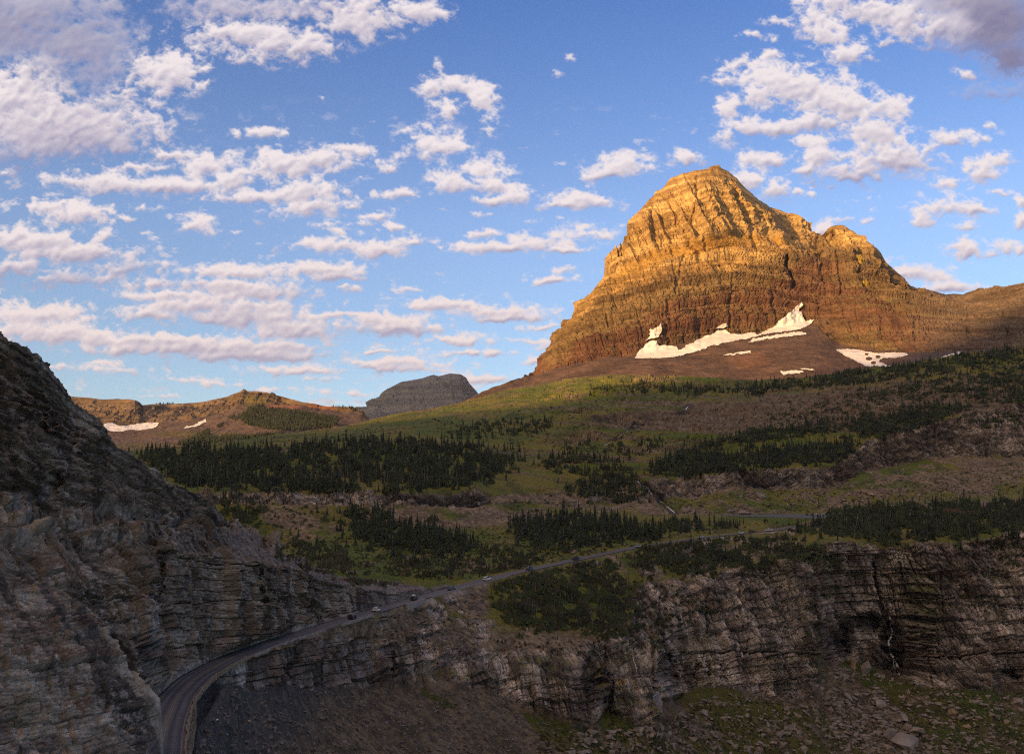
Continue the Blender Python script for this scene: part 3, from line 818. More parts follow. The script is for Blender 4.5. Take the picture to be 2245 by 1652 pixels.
def d_disp(P, N, U, V, B):
    x, y, z = P[..., 0], P[..., 1], P[..., 2]
    zt = tilt(x, z)
    s = x + 0.15 * y
    rk = sstep(1.95, 2.05, B)
    mor = 1 - rk
    upper = sstep(4.0, 4.15, B)
    d = 15 * fbm(x / 190, y / 190, z / 160, 4, 501)
    # buttresses and chutes that run down the face
    wx = s + 0.10 * z + 9 * fbm(x / 120, z / 160, None, 3, 502)
    d = d + (40 * upper + 12 * (1 - upper)) * (ridged(wx / 85, z / 700, None, 2, 503) - 0.5) + (26 * upper + 7 * (1 - upper)) * (ridged(wx / 30, z / 260, None, 3, 504) - 0.5)
    # bedding: hard beds stand out as walls, soft ones lie back as ledges
    zz = zt + 5 * fbm(x / 150, y / 150, None, 3, 505)
    for h, a, sd in ((58, 15, 1), (23, 5.0, 2), (9, 2.0, 3)):
        q = zz / h + 0.8 * vn(zz / h * 0.6, zz * 0, None, 510 + sd)
        fr = q - np.floor(q)
        amp = 0.5 + h3(np.floor(q), np.floor(q) * 0, np.floor(q) * 0, 520 + sd)
        d = d + a * amp * (0.5 - fr + 0.9 * sstep(0.86, 1.0, fr)) * (1 - 0.5 * upper)
    d = d + 6.0 * bricks(s, zz, 46, 26, 531, 0.5, 0.05) + 5.0 * bricks(s, zz, 15, 10, 541, 0.8, 0.08) + 3.0 * bricks(s, zz, 7, 5, 551, 0.7, 0.12)
    m = 6 * fbm(x / 90, y / 90, z / 90, 4, 561) + 1.2 * fbm(x / 9, y / 9, z / 9, 3, 562)
    bench = np.exp(-((B - 4.07) / 0.085) ** 2) * sstep(1300, 1360, U) * (1 - sstep(1730, 1790, U))
    tri = blob(U, V, 1560, 530, 70, 26, -10)
    d = d * (1 - 0.72 * np.clip(np.maximum(bench, tri), 0, 1))
    top = 1 - 0.92 * sstep(4.6, 5.0, B)
    return (d * rk * top + m * mor) * sstep(1120, 1180, U) + m * 0.5 * (U < 1150)


def d_push(P, N, U, V, B):
    q = np.zeros(U.shape, np.float32)
    wob = 4 * fbm(U / 14, V / 14, None, 3, 591)
    for pts, w, d in summit_gullies:
        q += (0.6 if (pts[0][1] < 600) else 0.34) * d * (1 - sstep(w * 0.1, w * 1.7, seg_dist(U + wob, V, pts)))
    # the great buttress under the summit, and the lower one on the right
    q -= 75 * blob(U, V, 1560, 480, 75, 130, -6) * sstep(3.9, 4.3, B)
    q += 150 * sstep(0, 34, U - np.interp(V, [363, 420, 460, 520, 560], [1612, 1640, 1662, 1720, 1790])) * (V < 575) * (1 - 0.75 * sstep(0, 60, U - np.interp(V, [363, 430, 460, 520, 560], [1650, 1690, 1722, 1795, 1840]))) * sstep(3.9, 4.2, B)
    return q


def d_col(P, n, U, V, B):
    x, y, z = P[..., 0], P[..., 1], P[..., 2]
    zt = tilt(x, z)
    f1 = fbm(x / 110, y / 110, z / 110, 5, 601)
    f2 = fbm(x / 26, y / 26, z / 26, 4, 602)
    zc = zt + 22 * f1 + 8 * f2
    bd = fbm(x / 260, zt / 7, None, 4, 603)
    bd2 = fbm(x / 120, zt / 2.6, None, 3, 604)
    tan = mixc((0.29, 0.185, 0.072), (0.56, 0.40, 0.175), sstep(-0.4, 0.4, bd + 0.5 * f2))
    tan = mixc(tan, (0.20, 0.135, 0.075), sstep(0.1, 0.5, bd2) * 0.30)
    red = mixc((0.120, 0.054, 0.037), (0.195, 0.105, 0.068), sstep(-0.4, 0.4, bd + 0.4 * f2))
    brn = mixc((0.082, 0.056, 0.033), (0.165, 0.112, 0.064), sstep(-0.4, 0.4, bd + 0.5 * f2))
    # lithology by height in the tilted stack
    v1 = np.interp(U, [1200, 1300, 1472, 1600, 1720, 1800, 1900, 2000, 2245], [790, 740, 660, 630, 610, 620, 640, 700, 760]) + 14 * f1 + 8 * f2
    v2 = np.interp(U, [1200, 1330, 1472, 1600, 1720, 1800, 1900, 2000, 2245], [760, 650, 610, 590, 560, 545, 545, 560, 640]) + 12 * f1 + 6 * f2
    col = mixc(tan, brn, sstep(-25, 10, V - v2) * 0.8)
    rb = sstep(-8, 8, V - v1) * (1 - sstep(-15, 30, V - (v1 + 72)) * 0.8)
    col = mixc(col, red, rb * 0.92)
    dl = sstep(-10, 120, V - v2) * sstep(1120, 1250, U)
    col = mixc(col, (0.085, 0.046, 0.032), dl * 0.38)          # darker maroon towards the lower half
    col = mixc(col, brn, sstep(20, 60, V - (v1 + 50)) * 0.6)
    rr = blob(U, V, 1790, 590, 70, 26) + 0.25 * f2
    col = mixc(col, red, sstep(0.4, 0.7, rr) * 0.7)
    ly = sstep(0.45, 0.75, np.maximum(blob(U, V, 1888, 565, 12, 22), blob(U, V, 1900, 620, 18, 7)) + 0.35 * f2)
    col = mixc(col, (0.40, 0.28, 0.03), ly * 0.7)               # yellow lichen
    # dry turf and soil on the benches
    bench = sstep(0.42, 0.62, n[..., 2]) * sstep(-0.3, 0.2, f1 + 0.5 * f2) * (B > 2.0)
    gold = mixc((0.26, 0.155, 0.045), (0.16, 0.13, 0.045), sstep(-20, 60, V - v2))
    col = col * (1 - 0.75 * bench[..., None]) + gold * 0.75 * bench[..., None]
    be = np.exp(-((B - 4.07) / 0.095) ** 2) * sstep(1290, 1350, U) * (1 - sstep(1720, 1790, U)) + 0.8 * blob(U, V, 1560, 532, 75, 24, -10)
    col = mixc(col, (0.38, 0.225, 0.050), sstep(0.3, 0.75, be + 0.25 * f2) * 0.75)     # ochre scree ledge across the face
    st = sstep(0.15, 0.5, fbm(x / 12, z / 150, None, 4, 606)) * (B > 2.02)
    col = mixc(col, col * 0.5, st * 0.5)
    # moraine and scree
    rw = sstep(1.92, 2.05, B) * sstep(1120, 1165, U)
    mor = mixc((0.078, 0.050, 0.040), (0.130, 0.082, 0.062), sstep(-0.4, 0.4, fbm(x / 30, y / 30, z / 30, 5, 607)))
    mor = mixc(mor, (0.17, 0.085, 0.05), sstep(0.4, 0.7, blob(U, V, 1640, 790, 60, 25) + .3 * f2) * 0.5)  # orange of the sunlit moraine patch, put into the colour
    col = mor * (1 - rw[..., None]) + col * rw[..., None]
    sc2 = sstep(0.5, 0.7, blob(U, V, 1800, 720, 42, 40, 20) + 0.3 * f2)
    col = mixc(col, (0.14, 0.09, 0.065), sc2)
    # grey beds of the shoulder at the far right
    gr = sstep(1940, 2080, U + 20 * f1)
    col = mixc(col, mixc((0.10, 0.075, 0.060), (0.165, 0.125, 0.10), sstep(-0.4, 0.4, bd)), gr * 0.8)
    return col.astype(np.float32)


PEAK = layer('mountain', [d0, d1, d2, d25, d27, d3], 905, 2400, 1.5, 1.4, d_disp, d_col, M_clem, back=(60, 500, -260), push=d_push, ragged=(0, 2, 3, 0, 0, 2.2), seed=13)

# ================================================================== far ridges
e3 = [(-200, 850, 2700), (100, 866, 2680), (170, 870, 2650), (220, 874, 2600), (295, 876, 2550), (305, 880, 2560), (312, 887, 2660), (345, 886, 2650), (400, 884, 2620), (450, 879, 2600), (500, 869, 2550), (522, 859, 2520), (555, 856, 2500), (585, 860, 2480), (625, 871, 2450), (665, 881, 2420), (720, 890, 2380),
      (770, 893, 2350), (790, 901, 2330), (806, 922, 2320), (830, 940, 2300), (900, 960, 2300)]
e2 = [(-200, 930, 2500), (170, 930, 2440), (220, 930, 2430), (325, 927, 2430), (450, 916, 2400), (475, 903, 2420), (500, 893, 2440), (522, 885, 2440), (555, 880, 2430), (625, 885, 2400), (720, 900, 2350), (790, 912, 2310), (900, 962, 2290)]
e1 = [(-200, 960, 2150), (200, 955, 2150), (300, 960, 2150), (450, 955, 2120), (600, 948, 2080), (740, 945, 2050), (820, 950, 2050), (900, 965, 2050)]
e0 = [(-200, 1020, 1500), (250, 1010, 1500), (600, 975, 1500), (900, 975, 1500)]


def e_disp(P, N, U, V, B):
    x, y, z = P[..., 0], P[..., 1], P[..., 2]
    cl = bandw(B, (2,), 0.04) * sstep(840, 700, U)
    zz = z + 0.05 * x
    rock = 16 * fbm(x / 90, y / 90, z / 90, 4, 701) + 22 * (ridged(x / 60, z / 400, None, 3, 702) - 0.5) + 6 * bricks(x, zz, 40, 18, 711, 0.5, 0.06) + 4 * bricks(x, zz, 16, 8, 721, 0.5, 0.1)
    soft = 14 * (ridged(x / 120, z / 500, None, 3, 703) - 0.5) + 6 * fbm(x / 60, y / 60, z / 60, 4, 704) + 1.5 * fbm(x / 9, y / 9, z / 9, 3, 705)
    rock = rock * np.clip((2.97 - B) * 8 + 0.25, 0.2, 1)
    return (rock * cl + soft * (1 - cl)) * sstep(2.0, 0.0, np.abs(B - 3) * 0 + 1.0 * (B > 2.98) * 1.6)


def e_col(P, n, U, V, B):
    x, y, z = P[..., 0], P[..., 1], P[..., 2]
    f1 = fbm(x / 120, y / 120, z / 120, 5, 751)
    f2 = fbm(x / 30, y / 30, z / 30, 4, 752)
    bd = fbm(x / 300, (z + 0.05 * x) / 8, None, 4, 753)
    rock = mixc((0.085, 0.060, 0.042), (0.165, 0.118, 0.080), sstep(-0.4, 0.4, bd + 0.4 * f2))
    tal = mixc((0.078, 0.052, 0.043), (0.112, 0.077, 0.062), sstep(-0.4, 0.4, f1 + f2))
    cl = bandw(B, (2,), 0.04)
    col = tal * (1 - cl[..., None]) + rock * cl[..., None]
    rd = sstep(0.4, 0.7, np.maximum(blob(U, V, 620, 890, 55, 9, 8), blob(U, V, 700, 890, 60, 6, 5) * .8) + 0.2 * f2)
    col = mixc(col, (0.20, 0.085, 0.055), rd * 0.8)
    g = sstep(0.45, 0.75, np.maximum(np.maximum(blob(U, V, 560, 878, 40, 12), blob(U, V, 420, 950, 120, 8)), blob(U, V, 300, 975, 120, 9)) + 0.35 * f2 + 0.2 * f1)
    col = mixc(col, (0.085, 0.075, 0.025), g * 0.75)
    return col.astype(np.float32)


RIDGE = layer('far_ridge', [e0, e1, e2, e3], -150, 880, 1.5, 1.3, e_disp, e_col, M_far, back=(0, 400, -300), ragged=(0, 0, 2, 1.2), seed=21)

f3_ = [(760, 935, 6100), (780, 905, 6100), (786, 899, 6100), (795, 897, 6100), (801, 903, 6100), (805, 905, 6050), (825, 877, 6030), (850, 852, 6020), (880, 837, 6010), (925, 829, 6000), (950, 821, 6000), (962, 824, 6000), (987, 818, 6000), (1010, 820, 6000), (1022, 827, 6020), (1030, 841, 6050), (1045, 857, 6100), (1052, 868, 6120), (1100, 880, 6200)]
f0_ = [(760, 960, 5100), (900, 950, 5100), (1100, 930, 5100)]
f2_ = [(760, 936, 5600), (900, 915, 5560), (1100, 905, 5600)]


def f_disp(P, N, U, V, B):
    x, y, z = P[..., 0], P[..., 1], P[..., 2]
    d = 60 * fbm(x / 400, y / 400, z / 400, 4, 801) + 75 * (ridged((x + 0.5 * z) / 190, z / 1500, None, 3, 802) - 0.5)
    for h, a, sd in ((80, 24, 1), (30, 12, 2)):
        q = z / h + 0.5 * vn(z / h * 0.6, z * 0, None, 810 + sd); fr = q - np.floor(q)
        d = d + a * (0.5 - fr + 0.9 * sstep(0.86, 1.0, fr))
    d = d + 14 * bricks(x, z, 60, 30, 821, 0.5, 0.08)
    return d * np.clip((2.0 - B) * 4 + 0.02, 0.02, 1)


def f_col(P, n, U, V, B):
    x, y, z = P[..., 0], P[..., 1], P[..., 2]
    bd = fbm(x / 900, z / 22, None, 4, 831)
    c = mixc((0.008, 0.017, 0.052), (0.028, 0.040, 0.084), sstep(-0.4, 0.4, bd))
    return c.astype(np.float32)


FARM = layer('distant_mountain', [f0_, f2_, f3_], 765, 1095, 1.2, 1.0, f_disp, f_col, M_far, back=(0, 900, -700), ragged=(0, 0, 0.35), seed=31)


# ================================================================== ground reaching the horizon, and an unseen ridge added to shade the valley
me = mesh_np('ground', np.array([[-60000, -60000, -420], [60000, -60000, -420], [60000, 60000, -420], [-60000, 60000, -420]], float), np.array([[0, 1, 2, 3]]), False, np.tile([0.09, 0.09, 0.05], (4, 1)))
tag(link('ground', me, M_far), kind='structure')

tanel = math.tan(R(SUN_EL))
S0 = -900.0
pc = np.linspace(-1350, 2600, 300)
hc = np.interp(pc, [-1350, -1100, -900, -788, -700, -640, -590, -540, -480, -400, -300, 300, 1500, 2600],
               [40, 165, 215, 250, 320, 400, 490, 575, 660, 730, 760, 700, 640, 520])  # crest heights shaped so its shadow covers valley and right shoulder
hc = hc - S0 * tanel + 14 * fbm(pc / 90, pc * 0, None, 4, 900)
rows = []
for f, dz in ((-1200, -900), (-800, -560), (-400, -260), (-150, -90), (0, 0), (120, -80), (300, -230), (520, -420), (700, -560)):
    sv = S0 + f + 30 * fbm(pc / 120, pc * 0 + f, None, 3, 901)
    zv = hc + dz + (20 * fbm(pc / 80, pc * 0 + f, None, 4, 902) if f else 0)
    rows.append(np.stack([sv * sa + pc * ca, sv * ca - pc * sa, zv], -1))
rows = np.array(rows)
me = mesh_np('ridge', rows, grid_faces(*rows.shape[:2]), False, np.tile([0.16, 0.13, 0.11], (rows.shape[0] * rows.shape[1], 1)))
tag(link('shade_ridge', me, M_far), kind='structure')

bpy.context.view_layer.update()
CP = Vector((0, 0, 0))


def hit(o, x, y):
    d = Vector(unproj(x, y, 1.0)).normalized()
    ok, loc, nor, idx = o.ray_cast(CP, d)
    return (loc, nor) if ok else (None, None)


def drop(o, x, y, z0=60):
    ok, loc, nor, idx = o.ray_cast(Vector((x, y, z0 + 600)), Vector((0, 0, -1)))
    return (loc, nor) if ok else (None, None)


# ================================================================== snow
M_snow = plain('snow', (0.74, 0.72, 0.72), 0.65, 0, 0.14, 0.045, 3.0, 0.06)
SN = [
    (PEAK, [(1390, 785), (1400, 770), (1412, 757), (1424, 748), (1440, 746), (1446, 757), (1460, 756), (1484, 759), (1488, 768), (1504, 757), (1530, 743), (1560, 731), (1575, 724), (1590, 722), (1600, 731), (1625, 733), (1640, 729), (1655, 727), (1660, 733), (1680, 724), (1700, 713), (1705, 703), (1718, 694), (1733, 683), (1745, 672), (1760, 661), (1762, 668), (1752, 680), (1760, 684),
            (1758, 694), (1765, 704), (1788, 698), (1775, 712), (1755, 722), (1730, 726), (1700, 728), (1670, 734), (1650, 740), (1610, 748), (1560, 758), (1535, 768), (1500, 778), (1470, 784), (1430, 786)],
     'long white snowfield rising to a point across the foot of the big golden peak'),
    (PEAK, [(1634, 752), (1650, 742), (1700, 733), (1750, 727), (1768, 728), (1767, 733), (1720, 738), (1680, 744), (1650, 750)], 'thin white snow strip just below the long snowfield on the big peak'),
    (PEAK, [(1412, 748), (1425, 735), (1424, 722), (1440, 717), (1452, 706), (1450, 722), (1447, 738), (1432, 742)], 'small pointed snow patch above the left end of the long snowfield'),
    (PEAK, [(1568, 719), (1580, 711), (1594, 707), (1597, 716), (1582, 720)], 'small white snow patch above the middle of the long snowfield'),
    (PEAK, [(1572, 781), (1600, 775), (1630, 769), (1647, 768), (1647, 773), (1620, 776), (1595, 780)], 'narrow snow streak on the moraine below the middle of the long snowfield'),
    (PEAK, [(1826, 763), (1845, 765), (1870, 764), (1890, 768), (1915, 773), (1950, 772), (1988, 773), (1992, 778), (1970, 784), (1935, 786), (1925, 792), (1955, 801), (1965, 806), (1915, 808), (1895, 801), (1870, 788), (1845, 776)], 'white snow patch with dark holes on the right side of the moraine'),
    (PEAK, [(1711, 813), (1735, 811), (1760, 812), (1765, 816), (1735, 820), (1715, 821)], 'small flat snow patch low on the moraine above the dark trees'),
    (PEAK, [(1748, 807), (1765, 806), (1792, 810), (1780, 812), (1760, 810)], 'very thin snow streak low on the moraine just above a small flat patch'),
    (PEAK, [(2046, 788), (2075, 778), (2107, 769), (2105, 776), (2080, 786), (2060, 792)], 'snow sliver behind the treetops under the grey shoulder at far right'),
    (RIDGE, [(222, 934), (226, 928), (240, 926), (246, 925), (262, 932), (290, 930), (325, 925), (336, 926), (349, 925), (347, 930), (335, 938), (308, 943), (285, 942), (262, 946), (240, 944), (225, 940)], 'white snow patch at the foot of the far reddish ridge cliffs'),
    (RIDGE, [(397, 941), (408, 933), (416, 934), (440, 922), (453, 917), (451, 924), (430, 936), (415, 937)], 'slanting white snow streak on the far reddish ridge slope'),
]
for o_, poly, lab in SN:
    xs_ = [p[0] for p in poly]; ys_ = [p[1] for p in poly]
    gx = np.arange(min(xs_) - 2, max(xs_) + 3, 0.9); gy = np.arange(min(ys_) - 2, max(ys_) + 3, 0.8)
    GX, GY = np.meshgrid(gx, gy)
    jx = 5.0 * fbm(GX / 10, GY / 5, None, 4, 31, 0.6); jy = 2.6 * fbm(GX / 8, GY / 4, None, 4, 32, 0.6)
    ins = inpoly(GX + jx, GY + jy, poly)
    if 'holes' in lab:
        for hx, hy, hr in ((1905, 786, 5), (1925, 782, 4), (1915, 795, 4), (1900, 776, 3)):
            ins &= ~(((GX - hx) / 1.8) ** 2 + (GY - hy) ** 2 < hr * hr / 2)
    Yd = np.full(GX.shape, np.nan)
    for i in range(GX.shape[0]):
        for j in range(GX.shape[1]):
            l, n_ = hit(o_, GX[i, j], GY[i, j])
            if l is not None: Yd[i, j] = l.y
    med = np.nanmedian(Yd)
    Yd = np.where(np.isnan(Yd), med, Yd)
    Z = Yd.copy()
    for _ in range(24):
        Zp = np.pad(Z, 1, mode='edge')
        Z = (Zp[:-2, 1:-1] + Zp[2:, 1:-1] + Zp[1:-1, :-2] + Zp[1:-1, 2:] + Zp[1:-1, 1:-1]) / 5
        Z = np.minimum(Z, Yd * 0.3 + Z * 0.7)
    Yf = np.minimum(Z, Yd) - 4.0 + 2.2 * fbm(GX / 14, GY / 7, None, 3, 33)
    P = unproj(GX, GY, Yf)
    idx = grid_faces(*GX.shape)
    cell = (ins[:-1, :-1] & ins[:-1, 1:] & ins[1:, 1:] & ins[1:, :-1]).reshape(-1)
    fcs = idx[cell]
    if len(fcs) == 0: continue
    used = np.unique(fcs); mp_ = np.full(P.size // 3, -1); mp_[used] = np.arange(len(used))
    top = P.reshape(-1, 3)[used]
    bot = unproj(GX, GY, Yd + 6).reshape(-1, 3)[used]
    f1_ = mp_[fcs]; nn = len(used)
    ed = {}
    for f in f1_:
        for a, b in zip(f, np.roll(f, -1)):
            ed[(a, b)] = True
    side = [(a, b, b + nn, a + nn) for (a, b) in ed if (b, a) not in ed]
    allf = np.concatenate([f1_, np.array(side)])
    me = mesh_np('snow_patch', np.concatenate([top, bot]), allf, True)
    tag(link('snow_patch', me, M_snow), lab, 'snow patch', 'old snow on the mountains')

# ================================================================== road
M_asph = bpy.data.materials.new('asphalt'); M_asph.use_nodes = True
nt = M_asph.node_tree; bsdf = nt.nodes['Principled BSDF']; bsdf.inputs['Roughness'].default_value = 0.75
at = nt.nodes.new('ShaderNodeAttribute'); at.attribute_name = 'base'
tc = nt.nodes.new('ShaderNodeTexCoord'); nz = nt.nodes.new('ShaderNodeTexNoise'); nz.inputs['Scale'].default_value = 0.8; nz.inputs['Detail'].default_value = 6
nt.links.new(tc.outputs['Object'], nz.inputs['Vector'])
mr = nt.nodes.new('ShaderNodeMapRange'); mr.inputs['From Min'].default_value = .3; mr.inputs['From Max'].default_value = .7; mr.inputs['To Min'].default_value = .8; mr.inputs['To Max'].default_value = 1.2
nt.links.new(nz.outputs['Fac'], mr.inputs['Value'])
mx = nt.nodes.new('ShaderNodeMix'); mx.data_type = 'RGBA'; mx.blend_type = 'MULTIPLY'; mx.inputs[0].default_value = 1
nt.links.new(at.outputs['Color'], mx.inputs[6]); nt.links.new(mr.outputs['Result'], mx.inputs[7]); nt.links.new(mx.outputs[2], bsdf.inputs['Base Color'])

lat = np.linspace(-RW - 0.4, RW + 0.25, 25)
dd = np.arange(len(RC)) * 2.0
Pr = RC[:, None, :] + RN[:, None, :] * lat[None, :, None] + np.array([0, 0, 0.02])
Pr[..., 2] -= 0.012 * (lat ** 2)[None, :]
L2 = np.broadcast_to(lat, Pr.shape[:2]); D2 = np.broadcast_to(dd[:, None], Pr.shape[:2])
base = np.full(Pr.shape, 0.0) + np.array([0.105, 0.098, 0.100])
near_f = sstep(190, 60, D2)          # fresh black patching and tyre polish in the bend
trk = sum(np.exp(-((L2 - c) / 0.38) ** 2) for c in (-2.6, -1.1, 1.1, 2.6))
trk = np.clip(trk, 0, 1)
base = base * (1 - (0.12 + 0.50 * near_f) * trk)[..., None]
pat = sstep(0.15, 0.3, fbm(D2 / 40, L2 / 3, None, 3, 950))
base = base * (1 - 0.18 * pat)[..., None]
edge_ = sstep(RW - 0.5, RW + 0.5, np.abs(L2) + 0.3 * fbm(D2 / 5, L2, None, 3, 951))
base = base * (1 - edge_[..., None]) + np.array([0.105, 0.09, 0.078]) * edge_[..., None]
me = mesh_np('road', Pr, grid_faces(*Pr.shape[:2]), True, base)
tag(link('road', me, M_asph), kind='structure')
M_line = plain('yellow_paint', (0.20, 0.14, 0.085), 0.7, 0, 0.25, 3)
M_edge = plain('white_paint', (0.17, 0.16, 0.155), 0.7, 0, 0.25, 3)
for nm, cs, m_, w_ in (('road_marking_yellow', (-0.18, 0.18), M_line, 0.08), ('road_marking_white', (-RW + 0.25, RW - 0.25), M_edge, 0.07)):
    vs, fs = [], []
    for c in cs:
        o0 = len(vs)
        for i in range(len(RC)):
            for sgn in (-1, 1):
                vs.append(RC[i] + RN[i] * (c + sgn * w_) + np.array([0, 0, 0.045 - 0.012 * c * c]))
        for i in range(len(RC) - 1):
            a = o0 + 2 * i
            fs.append((a, a + 1, a + 3, a + 2))
    tag(link(nm, mesh_np(nm, vs, np.array(fs)), m_), kind='structure')

# car park: a flat apron laid on the ground of the plateau
rows_ = []
for x in np.linspace(1590, 1856, 70):
    y0_ = np.interp(x, [1500, 1600, 1740, 1800], [1129.6, 1130.6, 1134.5, 1136])
    r_ = []
    for y in np.linspace(y0_, 1127.2, 4):
        l, n_ = hit(VAL, x, y)
        r_.append(np.array(l) + np.array([0, 0, 0.12]))
    rows_.append(r_)
Pk = np.array(rows_)
me = mesh_np('parking_lot', Pk, grid_faces(*Pk.shape[:2]), True, np.full(Pk.shape, 0.095))
tag(link('parking_lot', me, M_asph), kind='structure')

# low masonry guard wall along the valley edge
M_stone = plain('guard_stone', (0.19, 0.145, 0.095), 0.9, 0, 0.35, 1.2, 0.05, 4)
M_stone2 = plain('pale_stone', (0.25, 0.22, 0.19), 0.9, 0, 0.3, 1.2, 0.05, 4)


def guard(i0, i1, off, h, wd, mat, label):
    vs, fs = [], []
    rs = np.random.RandomState(i0)
    for i in range(i0, i1):
        hh = h * (0.75 + 0.4 * rs.rand()); ww = wd * (0.8 + 0.4 * rs.rand()); oo = off + 0.12 * rs.randn()
        for a, z in ((-ww / 2, -0.5), (-ww / 2, hh), (ww / 2, hh * 0.95), (ww / 2, -0.7)):
            vs.append(RC[i] + RN[i] * (oo + a) + np.array([0, 0, z]))
    n = i1 - i0
    for i in range(n - 1):
        for k in range(3):
            a = 4 * i + k
            fs.append((a, a + 1, a + 5, a + 4))
    fs.append((0, 1, 2, 3)); e = 4 * (n - 1); fs.append((e + 3, e + 2, e + 1, e))
    tag(link('guard_wall', mesh_np('guard_wall', vs, np.array(fs)), mat), label, 'stone wall', 'low stone walls along the road edge')


def ridx(px):
    u, v = proj(RC)
    return int(np.argmin(np.abs(u - px)))


guard(2, ridx(520), RW + 0.42, 0.30, 0.32, M_stone, 'ochre low stone wall curving round the outer side of the lower bend')
guard(ridx(525), ridx(690), RW + 0.4, 0.1, 0.3, M_stone2, 'low pale stone edging along the straight road above the near cliffs')
guard(ridx(725), ridx(800), RW + 0.8, 0.12, 0.45, M_stone2, 'low broken stone edging beside the two lowest cars')
guard(ridx(930), ridx(1110), RW + 0.4, 0.1, 0.3, M_stone2, 'low pale stone edging beside the white car high on the road')
# pale retaining wall under the road
i0, i1 = ridx(868), ridx(915)
vs = []
for i in range(i0, i1):
    for a, z in ((0.9, 0.35), (1.5, 0.35), (1.9, -3.0), (1.1, -3.2)):
        vs.append(RC[i] + RN[i] * (RW + a) + np.array([0, 0, z]))
fs = [(4 * i + k, 4 * i + (k + 1) % 4, 4 * i + 4 + (k + 1) % 4, 4 * i + 4 + k) for i in range(i1 - i0 - 1) for k in range(4)]
e = 4 * (i1 - i0 - 1)
fs += [(0, 1, 2, 3), (e + 3, e + 2, e + 1, e)]
tag(link('retaining_wall', mesh_np('retaining_wall', vs, np.array(fs)), M_stone2), 'pale concrete retaining wall under the road beside the car with the roof box', 'retaining wall')

# ================================================================== water
M_water = plain('falling_water', (0.62, 0.66, 0.72), 0.25, 0, 0.2, 0.8, 0.1, 2)


def fall(o_, strands, label, lift=0.8, width=0.5):
    rs = np.random.RandomState(len(label))
    for si_, (pts, wd) in enumerate(strands):
        vs, fs = [], []
        pts = np.array(pts, float)
        d = np.r_[0, np.cumsum(np.hypot(*np.diff(pts, axis=0).T))]
        t = np.arange(0, d[-1], 2.0)
        xs_ = np.interp(t, d, pts[:, 0]) + 0.15 * rs.randn(len(t)); ys_ = np.interp(t, d, pts[:, 1])
        ring = []
        for a, b in zip(xs_, ys_):
            l, n_ = hit(o_, a, b)
            if l is None: continue
            ring.append(np.array(l) + np.array(n_ if n_.y < 0 else -n_) * lift)
        ring = np.array(ring)
        for i in range(2, len(ring) - 2):
            ring[i] = ring[i - 2:i + 3].mean(0)
        o0 = len(vs)
        for i, c in enumerate(ring):
            w_ = wd * (0.35 + 1.2 * rs.rand())
            for k in range(6):
                an = k / 6 * 2 * math.pi
                vs.append(c + np.array([math.cos(an) * w_, math.sin(an) * w_ * 0.5, 0.25 * w_ * rs.randn()]))
        for i in range(len(ring) - 1):
            for k in range(6):
                fs.append((o0 + 6 * i + k, o0 + 6 * i + (k + 1) % 6, o0 + 6 * i + 6 + (k + 1) % 6, o0 + 6 * i + 6 + k))
        if fs:
            lb = label if len(strands) == 1 else label + ', ' + ('main or upper strand', 'second strand', 'third or lowest strand')[si_]
            tag(link('waterfall', mesh_np('waterfall', vs, np.array(fs), True), M_water), lb, 'waterfall')


fall(VAL, [([(1937, 1315), (1943, 1338), (1951, 1362), (1956, 1382), (1951, 1398), (1949, 1413), (1953, 1428), (1959, 1441), (1965, 1459), (1973, 1482)], 0.62), ([(1956, 1386), (1966, 1393), (1968, 1408)], 0.26), ([(1958, 1440), (1961, 1462)], 0.2)],
     'thin white waterfall dropping down the dark cleft in the right-hand cliff')
fall(VAL, [([(1387, 1436), (1390, 1450), (1394, 1470)], 0.14)], 'faint thread of water in the shadowed cleft left of the big waterfall', 0.8)
fall(VAL, [([(1396, 1054), (1410, 1066), (1422, 1074), (1430, 1086)], 0.5), ([(1436, 1092), (1442, 1096), (1456, 1106)], 0.3), ([(1462, 1112), (1470, 1118), (1479, 1126)], 0.7)],
     'white cascade tumbling over dark rocks to the road on the plateau')
fall(VAL, [([(1397, 931), (1385, 938)], 0.35), ([(1376, 946), (1366, 952), (1352, 962)], 0.35), ([(1340, 970), (1325, 978)], 0.3)], 'broken stream of small cascades high on the meadow slope')
fall(VAL, [([(1508, 893), (1503, 901)], 0.5)], 'tiny white fall over a dark outcrop on the upper slope', 0.8)

# ================================================================== trees
M_bark = plain('bark', (0.10, 0.080, 0.065), 0.9, 0, 0.3, 1)
M_dead = plain('dead_wood', (0.26, 0.235, 0.215), 0.9, 0, 0.3, 1)
leafm = []
for nm, c in (('spruce_green', (0.022, 0.034, 0.014)), ('fir_green', (0.030, 0.044, 0.016)), ('shrub_green', (0.036, 0.050, 0.015)), ('dry_scrub', (0.080, 0.064, 0.040))):
    leafm.append(plain(nm, c, 0.85, 0, 0.75, 0.09))


